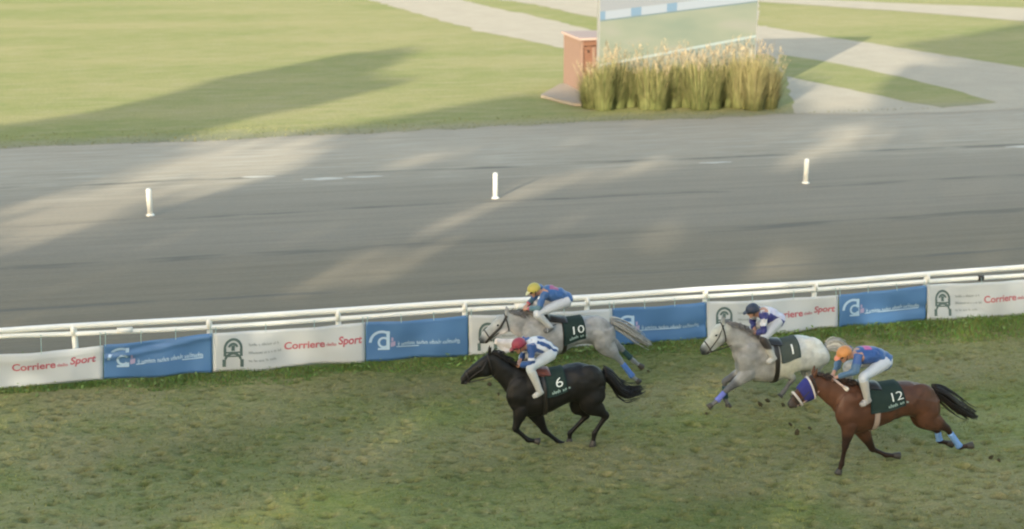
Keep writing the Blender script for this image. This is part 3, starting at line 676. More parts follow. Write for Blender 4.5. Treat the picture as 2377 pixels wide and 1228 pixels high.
def pampas():
    base = [(1368 + 32.3 * j + RNG.uniform(-8, 8), 250 + 4 * math.sin(j * 1.7)) for j in range(14)] + [(1384 + 58 * j, 240 + 3 * math.sin(j * 2.1)) for j in range(7)]
    for k, (px, py) in enumerate(base):
        g = gr(px, py); right = k in (11, 12, 13, 20); H_ = (2.7 if right else 2.42) * RNG.uniform(.84, 1.08); R0 = .42; 
        if k in (3, 4, 5): H_ *= .9
        if k in (0, 13, 14): H_ *= .84
        t = empty('pampas_grass', (g[0], g[1], 0)); tag(t, 'clump of tall ornamental grass with tan plumes in front of the screen', 'ornamental grass', 'ornamental grass clumps under the screen')
        V = []; Fc = []; T = []; n = 900
        for j in range(n):
            a = RNG.uniform(0, 6.283); r = R0 * math.sqrt(RNG.random()); h = H_ * (.32 + .62 * RNG.random() ** 1.15); out = RNG.uniform(.05, .75) * (.55 + r)
            b = np.array([g[0] + r * math.cos(a), g[1] + r * math.sin(a), 0]); dr = np.array([math.cos(a), math.sin(a), 0]); sd = np.array([-math.sin(a), math.cos(a), 0]); wd = RNG.uniform(.012, .024)
            dry = RNG.random() * .6 + (.35 if right else 0); s0 = len(V)
            for q in range(4):
                s = q / 3; p = b + dr * out * s ** 1.8 + np.array([0, 0, h * (s - .12 * s ** 3)]); ww = wd * (1 - s * .9)
                V += [p - sd * ww, p + sd * ww]; c = lerp((.092, .112, .038), (.205, .178, .092), min(1, dry * (.25 + s))) * RNG.uniform(.8, 1.2); T += [c, c]
            for q in range(3): Fc.append((s0 + 2 * q, s0 + 2 * q + 1, s0 + 2 * q + 3, s0 + 2 * q + 2))
        mb = MB(); mb.add(V, Fc); me = mb.mesh('leaf_blades'); paint(me, np.array(T)); link('leaf_blades', me, M['pampas'], t)
        pm = MB(); tt = []
        for j in range(14):
            a = RNG.uniform(0, 6.283); r = R0 * 1.1 * math.sqrt(RNG.random()); h = H_ * RNG.uniform(.86, 1.1); o = RNG.uniform(.1, .6)
            b = np.array([g[0] + r * math.cos(a), g[1] + r * math.sin(a), h * .5]); e = b + np.array([math.cos(a) * o, math.sin(a) * o, h * .5])
            pm.tube([b, lerp(b, e, .6)], [.008, .006], 4); tt += [(.28, .25, .12)] * 8
            q0 = lerp(b, e, .55)
            for w_ in range(14):
                s = RNG.random(); p = lerp(q0, e, s); d_ = RNG.normal(size=3) * .07; d_[2] = abs(d_[2]) + .08
                pm.add([p + RNG.normal(size=3) * .012, p + RNG.normal(size=3) * .012, p + d_], [(0, 1, 2)]); c = np.array((.25, .21, .14)) * RNG.uniform(.75, 1.2); tt += [c] * 3
        me = pm.mesh('plumes', False); paint(me, np.array(tt)); o = link('plumes', me, M['pampas'], t)
pampas()

# ------------------------------------------------------------------ horses
def ellipsoid(mb, c, rx, ry, rz): mb.ball(c, (rx, ry, rz), 14, 10)
def ring_sections(rows, Y, k=4):
    """rows: (top px, bottom px, half width m) -> dense (c, a, b)"""
    R = []
    for tpx, bpx, hw in rows:
        T, B = at(*tpx, Y), at(*bpx, Y); R.append(np.r_[(T + B) / 2, (T - B) / 2, hw])
    R = catmull(R, k); return [(r[:3], r[3:6], np.array([0, r[6], 0])) for r in R]
def strand_mesh(strands, name, cols, mat, parent):
    mb = MB(); T = []
    for (pts, rad), c in zip(strands, cols):
        n0 = mb.n; mb.tube(pts, rad, 4); T += [c] * (mb.n - n0)
    me = mb.mesh(name); paint(me, np.array(T)); return link(name, me, mat, parent)
def make_horse(spec):
    Y = spec['Y']; o, sc = spec['o'], spec['s']
    def q(p): return (o[0] + p[0] / sc, o[1] + p[1] / sc)
    rng = np.random.default_rng(spec['seed'])
    secs = ring_sections([(q(a), q(b), w_) for a, b, w_ in spec['trunk']], Y)
    neck = ring_sections([(q(a), q(b), w_) for a, b, w_ in spec['neck']], Y)
    head = ring_sections([(q(a), q(b), w_) for a, b, w_ in spec['head']], Y)
    mb = MB(); mb.loft(secs, 24, 2.25); mb.loft(neck, 18); mb.loft(head, 18, 2.3)
    legs = []
    for kind, off, pts in spec['legs']:
        yo = Y + off; yt = Y + off * .85
        P = [at(*q(p), yt if i == 0 else yo) for i, p in enumerate(pts)]
        if kind == 'f':
            E_, K, F_, H_ = P
            row = [(lerp(E_, K, -.25), .13, .075), (E_, .132, .085), (lerp(E_, K, .35), .100, .070), (lerp(E_, K, .75), .062, .050), (K, .051, .046), (lerp(K, F_, .2), .038, .035), (lerp(K, F_, .55), .033, .029), (lerp(K, F_, .85), .036, .032), (F_, .043, .037), (lerp(F_, H_, .35), .032, .031), (lerp(F_, H_, .6), .037, .036)]
        else:
            HP, ST, K, F_, H_ = P
            row = [(HP, .20, .115), (lerp(HP, ST, .6), .205, .12), (ST, .165, .105), (lerp(ST, K, .4), .128, .08), (lerp(ST, K, .8), .068, .05), (K, .056, .046), (lerp(K, F_, .22), .042, .036), (lerp(K, F_, .55), .036, .031), (lerp(K, F_, .85), .037, .034), (F_, .044, .038), (lerp(F_, H_, .35), .033, .031), (lerp(F_, H_, .6), .038, .037)]
        D = catmull([np.r_[c, a, b] for c, a, b in row], 3)
        mb.tube([d[:3] for d in D], [d[3] * 1.16 for d in D], 12, [d[4] * 1.12 for d in D])
        legs.append(dict(kind=kind, K=K, F=F_, H=H_, off=off, top=P[-4]))
    for c, rx, ry, rz, off in spec.get('lumps', []):
        ellipsoid(mb, at(*q(c), Y + off), rx, ry, rz)
    # cheek, eye sockets, nostrils, ears
    def hpt(i, v, side, k=1.0):        # i along the head 0..1, v -1 bottom..1 top, side -1 near, 1 far
        j = min(int(i * (len(head) - 1)), len(head) - 1); c, a, b = head[j]; w_ = math.sqrt(max(0, 1 - min(abs(v), .999) ** 2)); return c + a * v + b * side * w_ * k
    hd = head[-1][0] - head[0][0]; hl = np.linalg.norm(hd); hd = hd / hl
    up = head[2][1] / np.linalg.norm(head[2][1])
    for sd in (-1, 1):
        ellipsoid(mb, hpt(.26, -.35, sd, .75), .085, .035, .085)
        ellipsoid(mb, hpt(.34, .45, sd, .95), .028, .014, .022)
        ellipsoid(mb, hpt(.93, .25, sd, .95), .022, .014, .024)
        e0 = hpt(.05, .85, sd, .8) ; tip = e0 + up * .12 - hd * spec.get('ear', .06) + np.array([0, sd * .025, 0])
        mb.tube([e0 - up * .03, lerp(e0, tip, .35), lerp(e0, tip, .75), tip], [.028, .034, .022, .008], 8, [.022, .022, .016, .008])
    ellipsoid(mb, hpt(.97, -.55, 1, 0) , .035, .035, .022)
    me = remeshed(mb, 'body', .0135, 5)
    V = verts(me); nn = np.empty(len(V) * 3); me.vertices.foreach_get('normal', nn); nn = nn.reshape(-1, 3)
    mus = (vnoise(V[:, 0] * 5 + V[:, 1] * 4, V[:, 2] * 7, 15) - .5) * .022 + (vnoise(V[:, 0] * 13, V[:, 2] * 11 + V[:, 1] * 9, 16) - .5) * .010
    body_m = sstep(V[:, 2], .55, .85); V = V + nn * (mus * body_m)[:, None]; setverts(me, V)
    col = np.ones((len(V), 3)) * np.array(spec['coat'])
    nz = vnoise(V[:, 0] * 6, V[:, 2] * 6, 5) * .6 + vnoise(V[:, 0] * 15 + V[:, 1] * 9, V[:, 2] * 15, 6) * .4
    col = col * (1 + (nz[:, None] - .5) * spec['dapple'])
    dark = np.zeros(len(V))
    for L in legs:
        k0 = lerp(L['top'], L['K'], .7 if L['kind'] == 'f' else .8)
        for a, b in ((k0, L['K']), (L['K'], L['F']), (L['F'], L['H'])):
            dark = np.maximum(dark, 1 - sstep(segdist(V, a, b), .065, .16))
    col = col * (1 - dark[:, None]) + np.array(spec['points']) * dark[:, None]
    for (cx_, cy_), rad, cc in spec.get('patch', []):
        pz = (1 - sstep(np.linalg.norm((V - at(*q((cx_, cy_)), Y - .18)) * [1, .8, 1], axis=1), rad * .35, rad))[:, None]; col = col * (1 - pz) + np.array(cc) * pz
    mz = 1 - sstep(np.linalg.norm(V - head[-1][0], axis=1), .06, .20); col = col * (1 - mz[:, None]) + np.array(spec['muzzle']) * mz[:, None]
    if 'face' in spec:
        fz = np.zeros(len(V)); 
        for h in head[3:]: fz = np.maximum(fz, 1 - sstep(np.linalg.norm(V - h[0] - h[1] * .4, axis=1), .10, .22))
        fz *= (1 - mz); col = col * (1 - fz[:, None] * .8) + np.array(spec['face']) * fz[:, None] * .8
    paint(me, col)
    base = (secs[len(secs) // 2][0][0], Y, 0.0)
    H = empty('racehorse', base); tag(H, spec['label'], 'horse', 'horses galloping in the race')
    link('body', me, M['coat'], H)
    for sd in (-1, 1): MB().ball(hpt(.34, .42, sd, 1.06), (.02, .012, .017), 10, 8).obj('eye', M['eye'], H)
    for L in legs:
        d = L['H'] - L['F']; dl = np.linalg.norm(d); d = d / dl; a = np.cross([0, 1, 0], d); c0 = lerp(L['F'], L['H'], .52); b = np.array([0, 1.0, 0]); e = L['H']
        m2 = MB(); m2.loft([(c0, a * .036, b * .036), (lerp(c0, e, .15), a * .046, b * .044), (lerp(c0, e, .8), a * .060, b * .055), (e, a * .062, b * .056)], 14)
        L['hoof'] = m2.obj('hoof', M[spec.get('hoof', 'hoof')], H)
    # leg wraps
    for li, mat_, a0, a1 in spec.get('wraps', []):
        L = legs[li]; m2 = MB(); P = [lerp(L['K'], L['F'], a0 + (a1 - a0) * k / 9) for k in range(10)]
        m2.tube(P, [.049 + .004 * (k % 2) + (.008 if k > 7 else 0) for k in range(10)], 14, [.046 + .003 * (k % 2) for k in range(10)]); m2.obj('leg_wrap', mat_, H)
    # tail
    tp_ = catmull([at(*q(p), Y + .02 * (j % 2)) for j, p in enumerate(spec['tail'])], 5); n = len(tp_); st = []; cs = []
    for k in range(230):
        ph = rng.uniform(0, 6.28); rr = math.sqrt(rng.random()) * (1.75 if k % 5 == 0 else 1.0); L_ = int(n * rng.uniform(.55, 1.0)); L_ = max(L_, 5); pts = []
        for j in range(0, L_):
            s = j / (n - 1); wd = spec['tailw'] * (.35 + 1.0 * math.sin(math.pi * min(1, s * .8 + .12)) ** .8)
            wob = .03 * s * math.sin(5 * s + ph * 3)
            pts.append(tp_[j] + np.array([wob, math.cos(ph) * rr * wd * .8, math.sin(ph) * rr * wd - .05 * s * s * rng.random()]))
        pts = pts[::2] if len(pts) > 8 else pts
        st.append((pts, [.010 * (1 - .75 * j / len(pts)) + .002 for j in range(len(pts))])); cs.append(np.array(spec['tailc']) * rng.uniform(.7, 1.3))
    strand_mesh(st, 'tail', cs, M['hair'], H)
    # mane: short hair along the crest blowing back
    st = []; cs = []
    cr = [c + a * .93 for c, a, b in neck]
    for k in range(150):
        j = rng.uniform(0, len(cr) - 1.01); j0 = int(j); p = lerp(cr[j0], cr[j0 + 1], j - j0); sd = rng.choice([-1, 1]) ; L_ = rng.uniform(.09, .17)
        d = np.array([rng.uniform(.3, 1.0), sd * rng.uniform(.1, .7), rng.uniform(-.1, .5)]); d /= np.linalg.norm(d)
        pts = [p - np.array([0, 0, .02]), p + d * L_ * .45, p + d * L_ * .8 + [L_ * .1, sd * .01, -L_ * .2], p + d * L_ + [L_ * .2, sd * .015, -L_ * .5]]
        st.append((pts, [.011, .010, .007, .002])); cs.append(np.array(spec['manec']) * rng.uniform(.7, 1.3))
    strand_mesh(st, 'mane', cs, M['hair'], H)
    # forelock
    # bridle
    br = MB()
    def hring(i, off=.008, hw=.011, mb_=None, mat=None):
        c, a, b = head[min(int(i * (len(head) - 1)), len(head) - 1)]; a_ = a * (1 + off / np.linalg.norm(a)); b_ = b * (1 + (off + .012) / np.linalg.norm(b))
        pts = [c + a_ * math.cos(t) + b_ * math.sin(t) for t in np.linspace(0, 2 * math.pi, 25)]
        m_ = mb_ or br; m_.tube(pts, hw, 6); return pts
    hring(.10); hring(.70)
    for sd in (-1, 1):
        br.tube([hpt(.08, .8, sd, 1.12), hpt(.3, .1, sd, 1.22), hpt(.55, -.2, sd, 1.25), hpt(.82, -.45, sd, 1.22)], spec.get('cheek', .010), 6)
        br.ball(hpt(.82, -.45, sd, 1.3), (.025, .012, .025), 10, 6)
    br.obj('bridle', M[spec.get('bridle', 'leather')], H)
    bit = [hpt(.82, -.45, sd, 1.25) for sd in (-1, 1)]
    # girth, cloth, saddle on the trunk
    def tpt(u, phi, off=0.0):          # u 0..1 along trunk, phi from the top, positive towards the camera side
        j = u * (len(secs) - 1); j0 = min(int(j), len(secs) - 2); f = j - j0
        c = lerp(secs[j0][0], secs[j0 + 1][0], f); a = lerp(secs[j0][1], secs[j0 + 1][1], f); b = lerp(secs[j0][2], secs[j0 + 1][2], f)
        ca, sa = math.cos(phi), math.sin(phi); pw = 2 / 2.25
        return c + a * (1 + off / np.linalg.norm(a)) * math.copysign(abs(ca) ** pw, ca) - b * (1 + off / np.linalg.norm(b)) * math.copysign(abs(sa) ** pw, sa)
    def band(u0, u1, p0, p1, off, name, mat, parent, nu=8, nph=26, skew=0.0, thick=.012):
        m2 = MB(); vs = []
        for o_ in (off, off - thick):
            for i in range(nu + 1):
                for k in range(nph + 1):
                    ph = p0 + (p1 - p0) * k / nph; u = u0 + (u1 - u0) * i / nu + skew * abs(ph)
                    vs.append(tpt(u, ph, o_ + .004 * math.sin(5 * ph + 2 * i / nu)))
        n1 = (nu + 1) * (nph + 1); fs = []
        for i in range(nu):
            for k in range(nph):
                a = i * (nph + 1) + k; b = a + nph + 1; fs += [(a, a + 1, b + 1, b), (a + n1, b + n1, b + 1 + n1, a + 1 + n1)]
        for i in range(nu):
            for k in (0, nph): a = i * (nph + 1) + k; b = a + nph + 1; fs.append((a, b, b + n1, a + n1))
        for k in range(nph):
            for i in (0, nu): a = i * (nph + 1) + k; fs.append((a, a + 1, a + 1 + n1, a + n1))
        m2.add(vs, fs); return m2.obj(name, mat, parent)
    cu0, cu1, cph = spec['clothu']
    cl = band(cu0, cu1, -cph, cph, .022, 'saddle_cloth', M[spec.get('cloth', 'cloth')], H, skew=spec.get('skew', .0))
    gu = spec['girthu']; band(gu - .018, gu + .018, -math.pi, math.pi, .016, 'girth', M[spec.get('girth', 'leather')], H, 3, 40)
    su0, su1 = spec['saddleu']; band(su0, su1, -.62, .62, .040, 'saddle', M[spec.get('saddle', 'tan')], H, 8, 16, thick=.02)
    # number and small print on the near and far side of the cloth
    txt, nu_, nphi, size = spec['number']
    Lu = np.linalg.norm(secs[-1][0] - secs[0][0]); Rr = .33
    vs, fs = text_mesh(txt, size, -.002, 'CENTER', spacing=.9)
    def on_cloth(vs, du, dphi, sd=1):
        return [tpt(nu_ + sd * (x * 1 + du) / Lu + spec.get('skew', 0) * abs(nphi), sd * (nphi - (y + dphi) / Rr), .029) for x, y, _ in vs]
    m2 = MB(); m2.add(on_cloth(vs, 0, 0), fs); m2.obj('number', M['print_white'], cl, False)
    m3 = MB(); v3, f3 = strip_words(.22, .05, 3); v3[:, 0] -= .11; m3.add(on_cloth(v3, 0, -.075), f3)
    if spec.get('sub', True): m3.obj('small_print', M['print_teal'], cl, False)['kind'] = 'stuff'
    for dph, ln in ((.02, .26),):
        pass
    spec['_tpt'] = tpt; spec['_bit'] = bit; spec['_head'] = head; spec['_H'] = H; spec['_hpt'] = hpt; spec['_hring'] = hring; spec['_neck'] = neck; spec['_band'] = band
    return spec
WR_BLUE = plain('blue_leg_wrap', (.09, .19, .50), .75, .15, 20, .2, .3)
WR_LIGHT = plain('light_blue_leg_wrap', (.17, .32, .62), .75, .15, 20, .2, .3)
WR_VIO = plain('violet_blue_leg_wrap', (.15, .18, .52), .75, .15, 20, .2, .3)
WR_DARK = plain('dark_teal_leg_wrap', (.03, .07, .075), .75, .15, 20, .2, .3)

black = dict(seed=1, o=(1040, 760), s=4.094, Y=20.75, coat=(.0095, .0088, .0078), points=(.006, .0055, .005), muzzle=(.016, .015, .014), dapple=.5,
    label='black racehorse in full gallop carrying number 6, ahead of the bay', tailc=(.010, .009, .009), manec=(.010, .009, .009), tailw=.082,
    trunk=[((590, 560), (625, 705), .12), ((655, 440), (655, 795), .20), ((740, 398), (745, 845), .235), ((845, 400), (865, 822), .27), ((950, 402), (980, 785), .285), ((1060, 385), (1090, 725), .28), ((1160, 352), (1180, 690), .265), ((1270, 340), (1280, 720), .265), ((1380, 366), (1385, 690), .24), ((1455, 402), (1450, 610), .17), ((1492, 440), (1485, 550), .09)],
    neck=[((745, 395), (600, 680), .17), ((640, 365), (540, 600), .125), ((545, 305), (470, 510), .095), ((460, 250), (420, 460), .08), ((405, 235), (395, 440), .07)],
    head=[((395, 240), (425, 430), .065), ((335, 270), (390, 462), .092), ((275, 318), (320, 472), .085), ((215, 370), (250, 490), .062), ((165, 418), (205, 520), .054), ((125, 465), (165, 545), .052), ((110, 492), (135, 540), .036)],
    legs=[('f', -.15, [(700, 770), (640, 965), (762, 1070), (868, 1084)]), ('f', .13, [(815, 790), (922, 985), (1060, 1096), (1196, 1126)]),
          ('h', .13, [(1330, 560), (1255, 740), (1318, 838), (1158, 1005), (1152, 1098)]), ('h', -.14, [(1370, 560), (1360, 730), (1502, 838), (1392, 1005), (1372, 1136)])],
    lumps=[((700, 640), .26, .10, .32, -.13), ((700, 640), .26, .10, .32, .13), ((1340, 520), .27, .12, .30, -.13), ((1340, 520), .27, .12, .30, .13)],
    tail=[(1480, 425), (1560, 490), (1625, 575), (1700, 612), (1790, 595), (1885, 570)], clothu=(.345, .52, 1.58), girthu=.33, saddleu=(.22, .40), number=('6', .455, 1.27, .23), saddle='tan')
bay = dict(seed=2, o=(1800, 780), s=3.722, Y=18.75, coat=(.078, .035, .020), points=(.024, .012, .008), muzzle=(.05, .04, .035), dapple=.35,
    label='bay racehorse with blue hood and blue leg wraps carrying number 12', tailc=(.014, .010, .008), manec=(.03, .017, .012), tailw=.075, ear=.09,
    trunk=[((540, 560), (555, 735), .12), ((600, 445), (598, 805), .20), ((690, 402), (690, 832), .24), ((800, 408), (800, 795), .275), ((920, 412), (930, 745), .285), ((1030, 398), (1050, 685), .27), ((1140, 388), (1140, 680), .265), ((1240, 404), (1240, 715), .265), ((1320, 435), (1318, 700), .23), ((1372, 480), (1368, 640), .15), ((1395, 520), (1390, 590), .08)],
    neck=[((690, 402), (545, 690), .17), ((585, 385), (490, 630), .125), ((490, 362), (430, 575), .10), ((400, 342), (370, 520), .085), ((345, 336), (345, 490), .075)],
    head=[((335, 338), (360, 490), .065), ((275, 362), (330, 530), .094), ((225, 405), (285, 555), .086), ((175, 465), (240, 575), .064), ((140, 520), (205, 600), .055), ((112, 565), (168, 618), .052), ((105, 590), (135, 618), .036)],
    legs=[('f', -.15, [(640, 770), (602, 955), (572, 1105), (540, 1192)]), ('f', .13, [(735, 780), (838, 975), (955, 1028), (1072, 1034)]),
          ('h', .13, [(1270, 560), (1270, 700), (1398, 812), (1418, 905), (1530, 936)]), ('h', -.14, [(1300, 570), (1320, 710), (1482, 798), (1592, 958), (1702, 944)])],
    lumps=[((650, 640), .26, .10, .32, -.13), ((650, 640), .26, .10, .32, .13), ((1240, 550), .30, .12, .28, -.13), ((1240, 550), .30, .12, .28, .13)],
    tail=[(1360, 470), (1440, 505), (1530, 570), (1640, 640), (1770, 690)], clothu=(.26, .51, 1.6), girthu=.31, saddleu=(.20, .36), number=('12', .445, 1.26, .21), saddle='leather',
    wraps=[(3, WR_LIGHT, .25, .98), (2, WR_LIGHT, .2, .95)], girth='rein')
grey1 = dict(seed=3, o=(1600, 690), s=4.094, Y=21.65, coat=(.285, .292, .288), points=(.11, .115, .12), muzzle=(.03, .036, .036), dapple=.6, face=(.42, .45, .42),
    label='pale grey racehorse with dark muzzle under the navy capped rider, beside the bay', tailc=(.30, .305, .29), manec=(.16, .16, .165), tailw=.065, hoof='hoof',
    trunk=[((448, 570), (448, 700), .12), ((530, 450), (515, 755), .20), ((635, 392), (620, 790), .24), ((740, 400), (730, 797), .275), ((850, 408), (850, 775), .285), ((960, 388), (960, 705), .275), ((1070, 364), (1070, 690), .265), ((1170, 384), (1180, 680), .265), ((1255, 430), (1265, 640), .225), ((1305, 490), (1302, 600), .14), ((1322, 525), (1320, 570), .08)],
    neck=[((650, 385), (460, 660), .17), ((555, 322), (430, 600), .125), ((465, 275), (400, 520), .10), ((390, 248), (360, 450), .085), ((335, 238), (335, 405), .075)],
    head=[((325, 240), (350, 395), .065), ((268, 258), (322, 440), .094), ((225, 300), (278, 470), .086), ((182, 365), (240, 495), .064), ((145, 420), (208, 518), .055), ((112, 472), (172, 542), .052), ((103, 500), (132, 540), .036)],
    legs=[('f', -.15, [(560, 720), (352, 885), (262, 985), (178, 1048)]), ('f', .13, [(520, 700), (335, 800), (342, 965), (376, 1046)]),
          ('h', -.14, [(1110, 520), (880, 660), (985, 770), (892, 905), (860, 945)]), ('h', .13, [(1180, 560), (1150, 690), (1235, 790), (1080, 905), (1045, 960)])],
    lumps=[((590, 600), .26, .10, .32, -.13), ((590, 600), .26, .10, .32, .13), ((1150, 520), .28, .12, .28, -.13), ((1150, 520), .28, .12, .28, .13)],
    tail=[(1300, 465), (1370, 440), (1440, 460), (1520, 500), (1600, 520)], clothu=(.37, .535, 1.50), girthu=.34, saddleu=(.24, .40), number=('1', .468, 1.22, .28), saddle='leather', cloth='cloth_dark', sub=False,
    wraps=[(0, WR_VIO, .2, 1.0), (1, WR_DARK, .25, .95)])
grey10 = dict(seed=4, cheek=.024, o=(1080, 630), s=4.235, Y=23.35, coat=(.265, .272, .275), points=(.20, .22, .23), muzzle=(.035, .045, .05), dapple=.75, face=(.34, .36, .35),
    label='grey racehorse carrying number 10 along the rail, behind the black horse', tailc=(.36, .37, .36), manec=(.13, .13, .13), tailw=.07, hoof='hoof',
    trunk=[((562, 560), (565, 720), .12), ((640, 455), (635, 785), .20), ((735, 430), (730, 828), .24), ((850, 448), (850, 825), .275), ((960, 462), (960, 780), .285), ((1080, 452), (1090, 715), .275), ((1180, 442), (1190, 700), .265), ((1280, 444), (1290, 720), .265), ((1365, 468), (1370, 715), .23), ((1420, 505), (1418, 640), .15), ((1445, 535), (1440, 590), .08)],
    neck=[((735, 430), (590, 700), .17), ((655, 412), (530, 660), .125), ((570, 402), (490, 625), .10), ((490, 402), (450, 600), .085), ((425, 406), (425, 570), .075)],
    head=[((410, 412), (440, 565), .065), ((350, 430), (405, 605), .094), ((295, 470), (350, 630), .086), ((240, 525), (300, 650), .064), ((190, 580), (255, 680), .055), ((145, 640), (205, 712), .052), ((125, 670), (155, 708), .036)],
    legs=[('f', -.16, [(590, 735), (300, 690), (400, 785), (470, 772)]), ('f', .13, [(650, 770), (610, 900), (690, 985), (750, 1000)]),
          ('h', -.14, [(1340, 570), (1370, 720), (1512, 862), (1645, 1035), (1712, 1090)]), ('h', .13, [(1340, 560), (1390, 690), (1535, 762), (1655, 880), (1742, 946)])],
    lumps=[((690, 640), .26, .10, .30, -.13), ((690, 640), .26, .10, .30, .13), ((1280, 570), .28, .12, .27, -.13), ((1280, 570), .28, .12, .27, .13)],
    tail=[(1430, 490), (1530, 530), (1640, 595), (1740, 660), (1850, 715)], clothu=(.375, .56, 1.85), girthu=.385, saddleu=(.26, .42), number=('10', .485, 1.42, .23), saddle='leather',
    wraps=[(2, WR_BLUE, .25, .98), (3, WR_DARK, .15, .75)])
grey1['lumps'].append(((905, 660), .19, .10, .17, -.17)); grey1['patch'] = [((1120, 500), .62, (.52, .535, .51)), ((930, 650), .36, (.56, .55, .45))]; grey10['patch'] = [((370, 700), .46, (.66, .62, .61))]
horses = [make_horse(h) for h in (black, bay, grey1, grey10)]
# the bay's blue hood with white noseband and browband fleece
def hood(spec):
    head = spec['_head']; H = spec['_H']; mb = MB(); n = len(head); secs = []
    for j in range(max(2, int(n * .17)), int(n * .48)):
        c, a, b = head[j]; secs.append((c, a * 1.07, b * 1.22 + np.array([0, .004, 0])))
    mb.loft(secs, 22, 2.2); mb.obj('hood', plain('royal_blue_hood', (.028, .032, .17), .7, .15, 18, .25, .2), H)
    fl = plain('white_sheepskin', (.60, .56, .52), .95, .12, 30, .1, .6)
    m = MB(); spec['_hring'](.62, .012, .020, m); m.obj('noseband', fl, H)
    m = MB(); spec['_hring'](.17, .010, .018, m); m.obj('browband', fl, H)
hood(bay)

